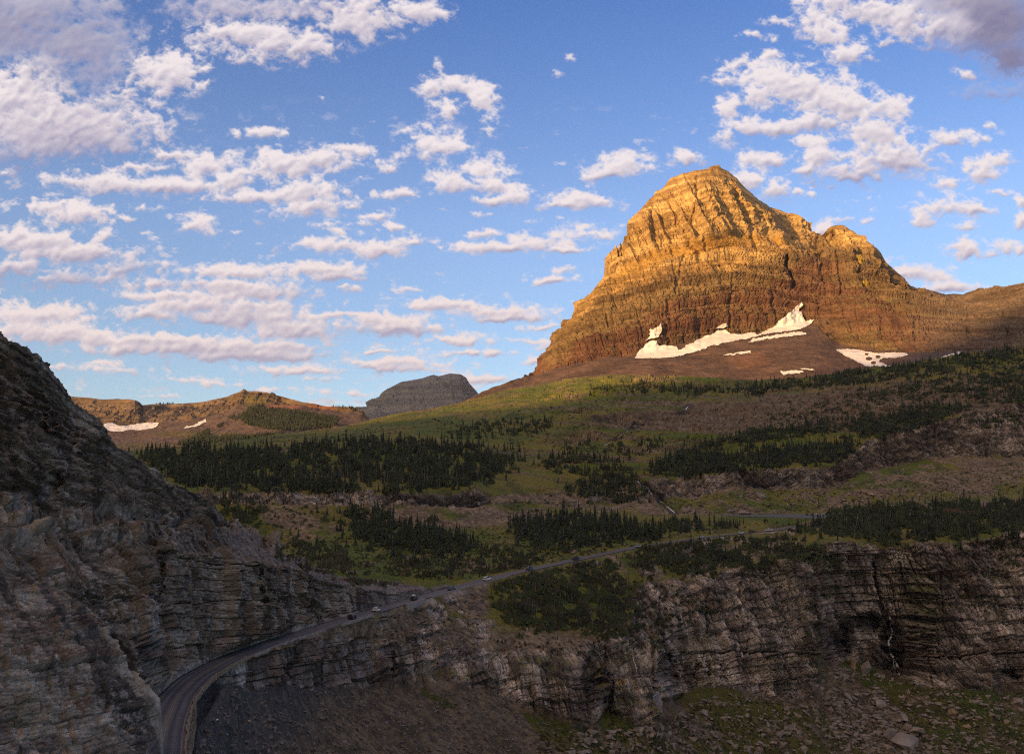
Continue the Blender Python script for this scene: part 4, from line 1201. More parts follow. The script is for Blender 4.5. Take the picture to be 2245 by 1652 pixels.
def crown_np(kind, seed, hi=False):
    """unit-height conifer crown (z 0..1) made of ragged drooping whorls of boughs; kind 0/1 spires, 2 low shrub, 3 thin scrub"""
    rs = np.random.RandomState(seed)
    vs, fs = [], []
    if kind < 2:
        tiers = (11 if hi else 8); rad = 0.15 + 0.05 * rs.rand(); z0 = 0.06 if kind == 0 else 0.03
        for t in range(tiers):
            f = t / (tiers - 1)
            zb = z0 + (0.93 - z0) * f
            rr = rad * ((1 - f) ** 0.8 + 0.05) * (0.75 + 0.5 * rs.rand())
            n = (9 if hi else 6) if f < 0.7 else 4
            zt = min(1.0, zb + 0.17 * (1 - 0.4 * f))
            ap = len(vs); vs.append((rs.randn() * 0.01, rs.randn() * 0.01, zt))
            a0 = rs.rand() * 6.28
            for k in range(n):
                an = a0 + (k + 0.35 * rs.randn()) / n * 6.28
                r2 = rr * (0.55 + 0.75 * rs.rand())
                dz = -0.03 - 0.03 * rs.rand()
                wv = 0.42 * rr
                c, s_ = math.cos(an), math.sin(an)
                i = len(vs)
                vs.append((c * r2 * 0.5 - s_ * wv, s_ * r2 * 0.5 + c * wv, zb + 0.015 + 0.02 * rs.rand()))
                vs.append((c * r2, s_ * r2, zb + dz))
                vs.append((c * r2 * 0.5 + s_ * wv, s_ * r2 * 0.5 - c * wv, zb + 0.015 + 0.02 * rs.rand()))
                fs.append((ap, i, i + 1)); fs.append((ap, i + 1, i + 2))
    else:
        n = 46 if kind == 2 else 30
        for k in range(n):
            th = rs.rand() * 6.28; q = rs.rand()
            rr = (0.62 if kind == 2 else 0.30) * math.sqrt(rs.rand())
            x, y = rr * math.cos(th), rr * math.sin(th)
            zt = (1 - (rr / 0.75) ** 2) * (0.5 + 0.5 * rs.rand())
            w = 0.13 if kind == 2 else 0.055
            a = rs.rand() * 6.28
            i = len(vs)
            vs.append((x + 0.03 * rs.randn(), y + 0.03 * rs.randn(), zt + 0.02))
            zb = max(0.0, zt - (0.28 + 0.3 * rs.rand()))
            for j in range(3):
                b = a + j * 2.09
                vs.append((x * 1.1 + w * math.cos(b), y * 1.1 + w * math.sin(b), zb + 0.05 * rs.rand()))
            for j in range(3):
                fs.append((i, i + 1 + j, i + 1 + (j + 1) % 3))
    return np.array(vs, np.float32), np.array(fs, np.int32)


def trunk_np(kind, rs, thick=0.013):
    vs, fs = [], []
    hh = 0.92
    n = 5
    for zz, r in ((-0.06, thick * 1.3), (0.3, thick), (hh, thick * 0.25)):
        for k in range(n):
            a = k / n * 6.28
            vs.append((math.cos(a) * r, math.sin(a) * r, zz))
    for q in range(2):
        for k in range(n):
            a, b = q * n + k, q * n + (k + 1) % n
            fs.append((a, b, b + n)); fs.append((a, b + n, a + n))
    return np.array(vs, np.float32), np.array(fs, np.int32)


CR = {k: [crown_np(k, 100 * k + i) for i in range(6)] for k in range(4)}
CRH = {k: [crown_np(k, 100 * k + i, True) for i in range(6)] for k in range(4)}
TR = trunk_np(0, None)

# stands: (surface, polygon, how many, species weights [spruce, fir, shrub, scrub], height range m, group phrase, label)
ST = [
    (VAL, [(290, 985), (400, 985), (500, 981), (620, 985), (700, 972), (760, 968), (860, 969), (930, 966), (1050, 977), (1100, 985), (1130, 1005), (1110, 1030), (1080, 1050), (1050, 1065), (1000, 1072), (900, 1078), (800, 1080), (700, 1082), (600, 1077), (500, 1074), (430, 1068), (370, 1045), (320, 1018)],
     2500, (6, 3, 1, 0), (5, 11), 'firs of the dense dark wood behind the rock wall', 'dark pointed fir in the dense wood behind the wall'),
    (VAL, [(990, 942), (1050, 928), (1122, 922), (1210, 925), (1218, 940), (1150, 955), (1060, 962), (1000, 958)], 190, (5, 3, 2, 0), (5, 9), 'firs of the isolated grove on the high meadow', 'dark fir in the small isolated grove on the high meadow'),
    (VAL, [(1175, 1006), (1250, 996), (1330, 1006), (1380, 1022), (1400, 1060), (1415, 1100), (1370, 1105), (1330, 1090), (1290, 1095), (1230, 1072), (1300, 1050), (1230, 1035), (1190, 1022)], 420, (5, 3, 2, 0), (5, 9), 'firs left of the plateau cascade', 'dark fir on the knoll left of the plateau cascade'),
    (VAL, [(1340, 975), (1440, 960), (1455, 975), (1400, 1000), (1350, 990)], 110, (4, 3, 3, 0), (4, 7), 'firs above the plateau cascade', 'small dark fir in the patch above the plateau cascade'),
    (VAL, [(1225, 972), (1310, 964), (1310, 976), (1240, 982)], 40, (3, 3, 4, 0), (3, 6), 'firs above the plateau cascade', 'small dark fir in the patch above the plateau cascade'),
    (VAL, [(1430, 1022), (1500, 1000), (1600, 990), (1640, 1002), (1680, 985), (1800, 980), (1870, 962), (1870, 985), (1820, 1015), (1700, 1024), (1600, 1035), (1560, 1035), (1480, 1045), (1430, 1040)], 850, (6, 3, 1, 0), (6, 11), 'firs on top of the upper cliff band', 'dark fir lining the top of the upper cliff band'),
    (VAL, [(1480, 987), (1600, 958), (1700, 942), (1850, 922), (1950, 910), (2060, 882), (2110, 890), (2100, 905), (2040, 930), (1950, 950), (1880, 962), (1850, 938), (1700, 964), (1600, 978)], 900, (5, 3, 2, 0), (4, 10), 'firs climbing the right-hand slope', 'dark fir in the belt climbing the right-hand slope'),
    (VAL, [(1290, 852), (1400, 842), (1500, 852), (1650, 846), (1780, 830), (1900, 811), (2000, 797), (2100, 781), (2245, 758), (2245, 792), (2150, 802), (2000, 827), (1950, 832), (1800, 850), (1700, 852), (1640, 872), (1620, 877), (1650, 857), (1500, 864)], 1300, (5, 3, 2, 0), (4, 9), 'firs of the high belt under the big peak', 'dark fir in the high belt under the brown moraine'),
    (VAL, [(2110, 852), (2245, 805), (2300, 800), (2300, 885), (2190, 885), (2120, 880)], 260, (5, 3, 2, 0), (5, 9), 'firs climbing the right-hand slope', 'dark fir in the belt climbing the right-hand slope'),
    (VAL, [(2120, 908), (2245, 905), (2245, 935), (2150, 945)], 80, (4, 3, 3, 0), (4, 8), 'firs on top of the upper cliff band', 'dark fir lining the top of the upper cliff band'),
    (VAL, [(1120, 1150), (1200, 1140), (1270, 1136), (1330, 1142), (1390, 1155), (1450, 1168), (1440, 1183), (1350, 1193), (1260, 1203), (1180, 1195), (1130, 1175)], 430, (6, 3, 1, 0), (6, 12), 'firs of the middle wood on the plateau', 'dark fir of the middle wood above the road'),
    (VAL, [(765, 1140), (800, 1118), (870, 1128), (900, 1150), (950, 1160), (1020, 1180), (1040, 1200), (1000, 1215), (900, 1210), (850, 1200), (790, 1190), (760, 1165)], 330, (6, 3, 1, 0), (6, 11), 'firs of the left wood on the plateau', 'dark fir of the left wood on the plateau'),
    (VAL, [(700, 1120), (790, 1105), (830, 1125), (760, 1150), (710, 1145)], 70, (3, 3, 4, 0), (4, 7), 'firs of the left wood on the plateau', 'dark fir of the left wood on the plateau'),
    (VAL, [(1430, 1150), (1500, 1138), (1600, 1143), (1640, 1155), (1600, 1163), (1480, 1168)], 170, (5, 3, 2, 0), (4, 9), 'firs around the plateau car park', 'dark fir near the parked cars on the plateau'),
    (VAL, [(1660, 1148), (1700, 1140), (1740, 1143), (1700, 1152)], 30, (2, 3, 5, 0), (3, 6), 'firs around the plateau car park', 'dark fir near the parked cars on the plateau'),
    (VAL, [(870, 1212), (1000, 1222), (1080, 1205), (1160, 1218), (1175, 1236), (1100, 1254), (1000, 1270), (900, 1268), (860, 1240)], 260, (1, 3, 4, 3), (2, 6), 'bushes beside the road on the plateau', 'low dark bush beside the road on the green plateau'),
    (VAL, [(700, 1235), (800, 1246), (880, 1262), (800, 1264), (740, 1258)], 60, (0, 1, 3, 6), (2, 5), 'bushes beside the road on the plateau', 'low dark bush beside the road on the green plateau'),
    (VAL, [(1080, 1290), (1100, 1272), (1180, 1252), (1280, 1240), (1345, 1230), (1385, 1280), (1400, 1340), (1385, 1392), (1330, 1402), (1280, 1375), (1210, 1385), (1120, 1360), (1085, 1330)], 1150, (0, 2, 5, 3), (2.2, 5), 'scrub on the steep slope under the road', 'low dark scrub on the steep slope under the road'),
    (VAL, [(1345, 1222), (1400, 1203), (1500, 1190), (1600, 1182), (1700, 1180), (1780, 1200), (1850, 1232), (1840, 1242), (1760, 1228), (1700, 1215), (1680, 1258), (1600, 1243), (1580, 1265), (1500, 1260), (1440, 1240), (1400, 1245), (1380, 1232)], 900, (1, 4, 4, 1), (2.5, 6), 'scrub trees along the rim of the big cliff', 'dark scrub tree along the rim of the big cliff'),
    (VAL, [(1740, 1165), (1800, 1145), (1850, 1118), (1950, 1108), (2100, 1105), (2300, 1092), (2300, 1155), (2150, 1168), (2100, 1185), (2000, 1180), (1950, 1195), (1860, 1178), (1800, 1170)], 1150, (3, 4, 3, 0), (4, 9), 'firs of the dark wooded knoll on the right', 'dark fir of the wooded knoll above the right-hand cliffs'),
    (VAL, [(2150, 1170), (2245, 1150), (2245, 1240), (2190, 1230)], 110, (1, 3, 6, 0), (2.5, 5), 'scrub tufts growing on the right-hand cliffs', 'dark scrub tuft growing on the right-hand cliffs'),
    (VAL, [(2110, 1270), (2160, 1290), (2200, 1340), (2150, 1350), (2110, 1310)], 50, (0, 2, 8, 0), (2, 4), 'scrub tufts growing on the right-hand cliffs', 'dark scrub tuft growing on the right-hand cliffs'),
    (VAL, [(1900, 1200), (2245, 1200), (2245, 1420), (1990, 1400), (1960, 1300)], 90, (0, 2, 8, 0), (1.5, 3.5), 'scrub tufts growing on the right-hand cliffs', 'dark scrub tuft growing on the right-hand cliffs'),
    (VAL, [(1400, 1290), (1850, 1260), (1850, 1400), (1400, 1400)], 110, (0, 2, 8, 0), (1.2, 3), 'scrub tufts growing on the middle cliffs', 'dark scrub tuft growing on the pale middle cliffs'),
    (VAL, [(1500, 1300), (1590, 1340), (1580, 1352), (1520, 1335)], 40, (0, 2, 8, 0), (1.5, 3), 'scrub tufts growing on the middle cliffs', 'dark scrub tuft growing on the pale middle cliffs'),
    (VAL, [(1290, 1300), (1400, 1260), (1500, 1290), (1520, 1360), (1440, 1440), (1300, 1430)], 190, (0, 2, 7, 3), (1.5, 4), 'scrub tufts growing on the middle cliffs', 'dark scrub tuft growing on the pale middle cliffs'),
    (VAL, [(1075, 1400), (1350, 1405), (1340, 1440), (1100, 1440)], 60, (0, 1, 5, 4), (1, 3), 'scrub on the steep slope under the road', 'low dark scrub on the steep slope under the road'),
    (VAL, [(1880, 858), (2000, 838), (2245, 795), (2300, 790), (2300, 835), (2100, 862), (1960, 880), (1900, 878)], 420, (3, 3, 4, 0), (3, 8), 'firs climbing the right-hand slope', 'dark fir in the belt climbing the right-hand slope'),
    (VAL, [(1660, 915), (1900, 862), (1990, 870), (1940, 895), (1700, 935)], 130, (2, 3, 5, 0), (2.5, 6), 'firs climbing the right-hand slope', 'dark fir in the belt climbing the right-hand slope'),
    (VAL, [(1450, 1110), (1700, 1085), (1900, 1075), (2245, 1010), (2245, 1080), (1900, 1110), (1700, 1122), (1460, 1126)], 70, (0, 2, 7, 1), (1.2, 3.5), 'bushes on the rubble fan above the car park', 'small dark bush on the rubble fan above the parked cars'),
    (VAL, [(700, 1200), (1000, 1195), (1200, 1205), (1380, 1195), (1180, 1235), (900, 1250), (740, 1225)], 130, (2, 4, 4, 0), (1.5, 7), 'lone firs on the green plateau meadow', 'lone fir standing on the open green meadow above the road'),
    (VAL, [(1100, 1095), (1240, 1090), (1400, 1108), (1330, 1128), (1100, 1140)], 60, (1, 3, 6, 0), (1.5, 4), 'bushes left of the plateau cascade', 'dark bush in the green hollow left of the plateau cascade'),
    (VAL, [(430, 975), (900, 925), (1300, 850), (1500, 850), (1500, 930), (1200, 960), (900, 955)], 150, (1, 2, 6, 1), (1.2, 4), 'lone bushes on the open high slope', 'lone dark bush on the open high slope'),
    (VAL, [(1340, 1560), (1440, 1590), (1500, 1640), (1400, 1640), (1330, 1600)], 60, (0, 0, 9, 1), (0.8, 1.8), 'bushes on the rubble at the cliff foot', 'small green bush on the rubble at the cliff foot'),
    (VAL, [(560, 1100), (700, 1110), (720, 1150), (650, 1175), (600, 1170)], 50, (0, 2, 6, 2), (1.5, 4), 'bushes on the pale rubble behind the wall', 'dark bush on the pale rubble behind the left rock wall'),
    (VAL, [(450, 1085), (520, 1080), (560, 1110), (570, 1150), (520, 1150)], 110, (3, 3, 4, 0), (4, 7), 'firs behind the rock wall crest', 'dark fir peeping over the crest of the left rock wall'),
    (VAL, [(600, 1178), (700, 1190), (790, 1240), (760, 1256), (680, 1232), (610, 1196)], 260, (1, 2, 3, 5), (3, 6), 'firs behind the rock wall crest', 'dark fir peeping over the crest of the left rock wall'),
    (VAL, [(1100, 1000), (1700, 880), (2245, 830), (2245, 860), (1700, 960), (1200, 990)], 60, (0, 1, 8, 1), (1.5, 3), 'lone bushes on the open high slope', 'lone dark bush on the open high slope'),
    (WALL, [(130, 1290), (230, 1310), (215, 1345), (170, 1330)], 8, (0, 0, 8, 2), (0.8, 2.2), 'bushes clinging to the near rock wall', 'dark bush clinging to the near left rock wall'),
    (WALL, [(150, 1000), (540, 1150), (400, 1130), (200, 1060)], 26, (0, 0, 6, 4), (0.4, 1.0), 'bushes clinging to the near rock wall', 'dark bush clinging to the near left rock wall'),
    (WALL, [(560, 1180), (700, 1245), (820, 1275), (900, 1280), (800, 1284), (680, 1250), (580, 1192)], 150, (0, 1, 2, 7), (1.5, 4), 'dry scrub on the crest of the rock wall', 'brown dry scrub on the falling crest of the left rock wall'),
]
holes = [(650, 1020, 20, 10), (740, 1008, 12, 6), (1010, 1010, 12, 8), (560, 1045, 10, 8), (830, 1020, 25, 8), (960, 1000, 15, 6), (1285, 1020, 55, 7), (870, 1165, 10, 8), (1230, 1170, 20, 6), (1250, 1330, 20, 10), (1180, 1350, 12, 8), (1250, 1060, 20, 6)]
rs = np.random.RandomState(7)
TREES = []
for si, (o_, poly, n, wts, hr, grp, lab) in enumerate(ST):
    xs_ = [p[0] for p in poly]; ys_ = [p[1] for p in poly]
    A = abs(sum(poly[i][0] * poly[(i + 1) % len(poly)][1] - poly[(i + 1) % len(poly)][0] * poly[i][1] for i in range(len(poly)))) / 2
    bb = (max(xs_) - min(xs_)) * (max(ys_) - min(ys_))
    cnt = int(n * bb / A * 2.5)
    X = rs.uniform(min(xs_) - 25, max(xs_) + 25, cnt); Y_ = rs.uniform(min(ys_) - 9, max(ys_) + 9, cnt)
    jx = 24 * fbm(X / 34, Y_ / 14, None, 4, 41); jy = 8 * fbm(X / 30, Y_ / 12, None, 4, 42)
    wide = np.where(rs.rand(cnt) < 0.16, 4.0, 1.0)
    ok = inpoly(X + jx + 9 * wide * rs.randn(cnt), Y_ + jy + 2.8 * wide * rs.randn(cnt), poly)
    ok &= ~((o_ is VAL) & inpoly(X, Y_, [(1075, 1285), (1070, 1400), (1000, 1400), (700, 1420), (700, 1300), (1000, 1275)]))
    cl_ = fbm(X / 26, Y_ / 9, None, 3, 45)
    ok &= cl_ > -0.28 + 0.12 * (rs.rand(cnt) - 0.5)
    for hx, hy, hw, hh in holes:
        ok &= ((X - hx) / hw) ** 2 + ((Y_ - hy) / hh) ** 2 > 1
    w_ = np.array(wts, float); w_ /= w_.sum()
    for a, b in zip(X[ok], Y_[ok]):
        l, n_ = hit(o_, a, b)
        if l is None: continue
        k = rs.choice(4, p=w_)
        # keep the road and car park clear
        dR = np.hypot(RC[:, 0] - l.x, RC[:, 1] - l.y).min()
        if dR < RW + 2.5 + (1.5 if k < 2 else 0): continue
        if l.y > 715 and l.y < 765 and 1128 < b < 1142 and a > 1560 and a < 1850: continue
        if o_ is VAL and l.y < 0: continue
        h = (hr[0] + (hr[1] - hr[0]) * rs.rand() ** 1.2) * (0.5 + 0.7 * rs.rand())
        if k >= 2: h *= 0.62
        TREES.append((h / l.y * F, si, k, h, np.array(l), rs.rand() * 6.28, rs.randint(6), 0.8 + 0.5 * rs.rand()))
print('trees', len(TREES))
TREES.sort(key=lambda t: -t[0])
crown_me = {}
for k in range(4):
    for i in range(6):
        v, f = CRH[k][i]
        me = mesh_np('crown', v, f, False); me.materials.append(leafm[k]); crown_me[(k, i)] = me
tv, tf = TR
trunk_me = mesh_np('trunk', tv, tf, True); trunk_me.materials.append(M_bark)
for (px, si, k, h, l, rz, i, wf) in TREES[:300]:
    nm = ('spruce_tree', 'fir_tree', 'bush', 'bush')[k]
    lab, grp = ST[si][6], ST[si][5]
    u_, v_ = proj(l); px_ = [p[0] for p in ST[si][1]]; py_ = [p[1] for p in ST[si][1]]
    fx_ = (u_ - min(px_)) / (max(px_) - min(px_)); fy_ = (v_ - min(py_)) / (max(py_) - min(py_))
    zx = ('at its left end', 'left of its middle', 'in its middle', 'right of its middle', 'at its right end')[int(min(4.99, max(0, fx_ * 5)))]
    zy = ('back row', 'front row')[int(fy_ > 0.55)]
    sz = []
    if k < 2:
        if h > 9.0: sz.append('tall')
        elif h < 6.5 and 'small' not in lab: sz.append('short')
        if wf < 0.95: sz.append('slim')
        elif wf > 1.15: sz.append('broad')
    where = zx.replace('at its ', '').replace('of its middle', 'of middle').replace('in its middle', 'middle') + ', ' + zy.replace(' row', '')
    full = ' '.join(sz + [lab]) + ', ' + where
    if len(full.split()) > 16: full = full.replace('dark ', '', 1)
    if len(full.split()) > 16: full = ' '.join([lab]) + ', ' + where
    lab = full
    e = bpy.data.objects.new(nm, None); C.objects.link(e)
    e.location = l; e.rotation_euler = (0, 0, rz); e.scale = (h * wf, h * wf, h)
    tag(e, lab, 'tree' if k < 2 else 'bush', grp)
    link('crown', crown_me[(k, i)], None, e)
    link('trunk', trunk_me, None, e)


def merge(items, table, tr=None):
    V, Fc = [], []
    off = 0
    for (px, si, k, h, l, rz, i, wf) in items:
        v, f = table[k][i] if tr is None else tr
        c, s_ = math.cos(rz), math.sin(rz)
        w = h * wf
        q = np.stack([(v[:, 0] * c - v[:, 1] * s_) * w, (v[:, 0] * s_ + v[:, 1] * c) * w, v[:, 2] * h], -1) + l
        V.append(q); Fc.append(f + off); off += len(v)
    return np.concatenate(V), np.concatenate(Fc)


rest = TREES[300:]
for k, nm in ((0, 'distant_spruces'), (1, 'distant_firs'), (2, 'ground_shrubs'), (3, 'dry_brush')):
    it = [t for t in rest if t[2] == k]
    v, f = merge(it, CR)
    tag(link(nm, mesh_np(nm, v, f), leafm[k]), kind='stuff')
# wooded patches on the far ridge: masses that read as one wood
FW = [[(525, 916), (545, 896), (575, 888), (590, 897), (650, 902), (700, 911), (742, 916), (740, 931), (725, 938), (650, 945), (590, 941), (540, 931)], [(388, 975), (425, 961), (440, 949), (460, 943), (460, 952), (455, 960), (550, 959), (620, 951), (625, 957), (540, 967), (460, 972), (400, 977)], [(475, 935), (490, 927), (484, 937)], [(330, 886), (380, 883), (380, 887)], [(700, 888), (770, 892), (800, 905), (806, 921), (790, 905), (740, 893)], [(500, 915), (530, 905), (520, 925)]]
it = []
for poly, n in zip(FW, (1700, 650, 40, 25, 110, 50)):
    xs_ = [p[0] for p in poly]; ys_ = [p[1] for p in poly]
    c_ = 0
    for _ in range(n * 4):
        a, b = rs.uniform(min(xs_), max(xs_)), rs.uniform(min(ys_), max(ys_))
        if c_ >= n or not inpoly(np.array([a]), np.array([b]), poly)[0]: continue
        l, n_ = hit(RIDGE, a, b)
        if l is None: continue
        c_ += 1
        it.append((1, 0, 0, (rs.uniform(4, 8) if n < 120 else rs.uniform(7, 12)), np.array(l), rs.rand() * 6.28, rs.randint(6), 1.5))
v, f = merge(it, CR)
tag(link('far_wood', mesh_np('far_wood', v, f), leafm[1]), kind='stuff')

# low heath and tussocks dotted through the turf
it = []
for poly, n, h0, h1 in (([(430, 975), (900, 905), (1122, 856), (1500, 830), (2245, 770), (2245, 880), (1850, 960), (1500, 1000), (1100, 1000), (430, 985)], 2600, 0.5, 1.4),
                        ([(690, 1180), (1100, 1150), (1400, 1140), (1700, 1145), (1400, 1195), (1100, 1255), (860, 1265), (720, 1225)], 2600, 0.3, 1.0),
                        ([(1450, 1090), (1850, 1065), (2245, 1010), (2245, 1080), (1800, 1122), (1450, 1126)], 1500, 0.4, 1.1),
                        ([(1180, 1600), (1440, 1590), (1560, 1525), (1800, 1530), (2000, 1510), (2245, 1510), (2245, 1650), (1180, 1650)], 1900, 0.3, 0.9)):
    xs_ = [p[0] for p in poly]; ys_ = [p[1] for p in poly]
    X = rs.uniform(min(xs_), max(xs_), n * 2); Y_ = rs.uniform(min(ys_), max(ys_), n * 2)
    ok = inpoly(X, Y_, poly) & (fbm(X / 40, Y_ / 10, None, 4, 77) > rs.uniform(-0.5, 0.3, n * 2))
    for a, b in zip(X[ok], Y_[ok]):
        l, n_ = hit(VAL, a, b)
        if l is None or abs(n_.z) < 0.4 or np.hypot(RC[:, 0] - l.x, RC[:, 1] - l.y).min() < RW + 1.5: continue
        it.append((1, 0, 2, rs.uniform(h0, h1), np.array(l), rs.rand() * 6.28, rs.randint(6), 1.5))
v, f = merge(it, CR)
M_heath = plain('heath', (0.045, 0.050, 0.018), 0.9, 0, 0.6, 0.15)
tag(link('heath_clumps', mesh_np('heath_clumps', v, f), M_heath), kind='stuff')

# dead grey snags among the scrub
sn = []
for poly, n, hh in (([(1090, 1270), (1340, 1240), (1390, 1300), (1380, 1390), (1120, 1360)], 150, 4.0), ([(1330, 1230), (1700, 1190), (1780, 1230), (1400, 1255)], 80, 4.5), ([(600, 1180), (800, 1250), (880, 1275), (700, 1250)], 90, 4.0), ([(880, 1235), (1150, 1225), (1100, 1252), (900, 1268)], 60, 3.5),
                    ([(1760, 1150), (2245, 1120), (2245, 1170), (1900, 1190)], 60, 6), ([(330, 1030), (1100, 1040), (1000, 1075), (420, 1072)], 120, 8)):
    xs_ = [p[0] for p in poly]; ys_ = [p[1] for p in poly]
    for _ in range(n * 2):
        a, b = rs.uniform(min(xs_), max(xs_)), rs.uniform(min(ys_), max(ys_))
        if not inpoly(np.array([a]), np.array([b]), poly)[0]: continue
        l, n_ = hit(VAL, a, b)
        if l is None or np.hypot(RC[:, 0] - l.x, RC[:, 1] - l.y).min() < 6: continue
        sn.append((1, 0, 0, hh * rs.uniform(.7, 1.3), np.array(l), rs.rand() * 6.28, 0, 0.9))
v0 = TR[0].copy(); tilt_v = v0.copy(); tilt_v[:, 0] += 0.12 * v0[:, 2]
v, f = merge(sn, None, (tilt_v, TR[1]))
tag(link('grey_snags', mesh_np('grey_snags', v, f, True), M_dead), kind='stuff')

# ================================================================== boulders and rubble
import bmesh


def hull_rock(seed, n=14, flat=0.7):
    r_ = np.random.RandomState(seed)
    bm = bmesh.new()
    for _ in range(n):
        p = r_.randn(3); p /= np.abs(p).max() ** 0.75 * np.linalg.norm(p) ** 0.25; p *= 0.75 + 0.3 * r_.rand()
        bm.verts.new((p[0] * 1.1, p[1] * 0.9, p[2] * flat))
    res = bmesh.ops.convex_hull(bm, input=bm.verts)
    bmesh.ops.delete(bm, geom=[g for g in res['geom_interior'] if isinstance(g, bmesh.types.BMVert)], context='VERTS')
    bmesh.ops.triangulate(bm, faces=bm.faces)
    if n > 10:
        bmesh.ops.bevel(bm, geom=list(bm.edges), offset=0.025, segments=1, affect='EDGES')
        bmesh.ops.triangulate(bm, faces=bm.faces)
    bm.verts.index_update()
    v = np.array([q.co[:] for q in bm.verts], np.float32)
    f = np.array([[q.index for q in fc.verts] for fc in bm.faces], np.int32)
    bm.free()
    return v, f


M_bould = plain('boulder_rock', (0.25, 0.215, 0.195), 0.95, 0, 0.35, 0.4, 0.12, 1.5)
M_bould2 = plain('sandy_boulder_rock', (0.30, 0.22, 0.15), 0.95, 0, 0.35, 0.4, 0.12, 1.5)
M_scree = plain('scree_rock', (0.21, 0.175, 0.15), 0.95, 0, 0.55, 0.45)
M_scree2 = plain('dark_scree_rock', (0.135, 0.118, 0.110), 0.95, 0, 0.6, 0.5)
BOULD = [  # x, y, radius in survey units, label
    (1985, 1622, 36, 'largest pale boulder at the bottom right of the rubble slope'), (1948, 1606, 20, 'pale boulder touching the left side of the largest bottom-right boulder'), (1958, 1640, 17, 'flat boulder just under the largest bottom-right boulder'),
    (2008, 1600, 17, 'boulder leaning on the upper right of the largest boulder'), (1980, 1572, 16, 'blocky grey boulder uphill of the largest boulder'), (1935, 1583, 11, 'small boulder left of the boulder pile on the lower right rubble'),
    (1922, 1602, 10, 'little round boulder left of the largest bottom-right boulder'), (1897, 1466, 20, 'tall leaning slab at the mouth of the dark hollow in the cliff'), (1868, 1457, 16, 'brown block beside the leaning slab under the dark hollow'),
    (1860, 1525, 12, 'dark boulder on the rubble under the leaning slab'), (1932, 1540, 14, 'pale boulder midway down the rubble below the waterfall'), (1918, 1530, 9, 'small boulder above the pale mid-slope boulder below the waterfall'),
    (1992, 1515, 7, 'rounded boulder in the turf just below the waterfall'), (2010, 1498, 9, 'pointed boulder at the cliff foot right of the waterfall'), (2088, 1558, 13, 'brown boulder beside the dark stream bed at lower right'),
    (2230, 1535, 15, 'pale boulder in the turf near the right edge of the picture'), (2050, 1583, 9, 'small boulder below the turf strip at lower right'), (2120, 1590, 10, 'dark brown boulder near the stream bed at lower right'),
    (1762, 1642, 13, 'pale boulder at the bottom centre-right of the rubble'), (1840, 1560, 8, 'small grey boulder in the middle of the right rubble slope'), (1807, 1610, 8, 'low boulder on the grassy rubble left of the boulder pile'),
    (1545, 1560, 11, 'pale boulder on the rubble under the shadowed cleft'), (1490, 1565, 9, 'grey boulder at the foot of the pillar cliff'), (1640, 1565, 10, 'flat pale boulder on the central rubble'), (1712, 1605, 10, 'squarish boulder on the central rubble'),
    (1660, 1640, 9, 'brown boulder at the bottom of the central rubble'), (1668, 1084, 12, 'big grey boulder below the upper cliff band on the plateau'), (1634, 1122, 15, 'broad grey outcrop boulder beside the plateau road'), (1600, 1118, 8, 'pale boulder left of the broad outcrop by the plateau road'),
    (1270, 1104, 8, 'pale pair boulder in the meadow left of the cascade'), (1256, 1105, 6, 'smaller pale boulder touching the pair boulder in the meadow'), (1048, 1103, 8, 'pale upright boulder at the foot of the left cliff band'), (1060, 1112, 6, 'small pale boulder below the upright one at the left cliff band'),
    (896, 1131, 6, 'flat pale boulder alone in the meadow behind the wall'), (1722, 1094, 8, 'sandy boulder on the rubble right of the big grey boulder'), (1793, 1104, 7, 'sandy boulder above the parked cars'), (1850, 1094, 9, 'flat sandy boulder on the rubble at right'),
    (1910, 1082, 9, 'dark sandy boulder on the rubble fan at right'), (1948, 1080, 8, 'pale long boulder on the rubble fan at right'), (2225, 1064, 9, 'sandy boulder near the right edge above the wooded knoll'), (475, 1578, 5, 'white rock lying on the dark scree under the road bend'),
    (545, 1578, 5, 'brown block half buried in the dark scree'), (870, 1445, 10, 'grey boulder on the steep rubble under the road'), (1010, 1340, 7, 'pale boulder just below the road near the white car'), (960, 1445, 8, 'brown boulder low on the steep rubble under the road'),
]
for i, (x, y, r, lab) in enumerate(BOULD):
    l, n_ = hit(VAL, x, y + r * 0.35)
    if l is None: continue
    rad = r / F * l.y * 0.95
    v, f = hull_rock(500 + i, 11, 0.72 if 'slab' not in lab else 1.3)
    if 'slab' in lab: v[:, 0] *= 0.55
    if 'flat' in lab or 'broad' in lab: v[:, 2] *= 0.6
    m_ = M_bould2 if ('sandy' in lab or 'brown' in lab) else M_bould
    if 'white' in lab: m_ = M_snow
    o = link('boulder', mesh_np('boulder', v, f), m_)
    o.location = l + Vector((0, 0, rad * 0.2)); o.scale = (rad, rad, rad)
    o.rotation_euler = (0.2 * math.sin(i * 3), (0.5 if 'slab' in lab else 0.2 * math.cos(i * 5)), i * 1.7)
    tag(o, lab, 'boulder', 'boulders on the slopes')

RK = [hull_rock(900 + i, 8, 0.6) for i in range(8)]


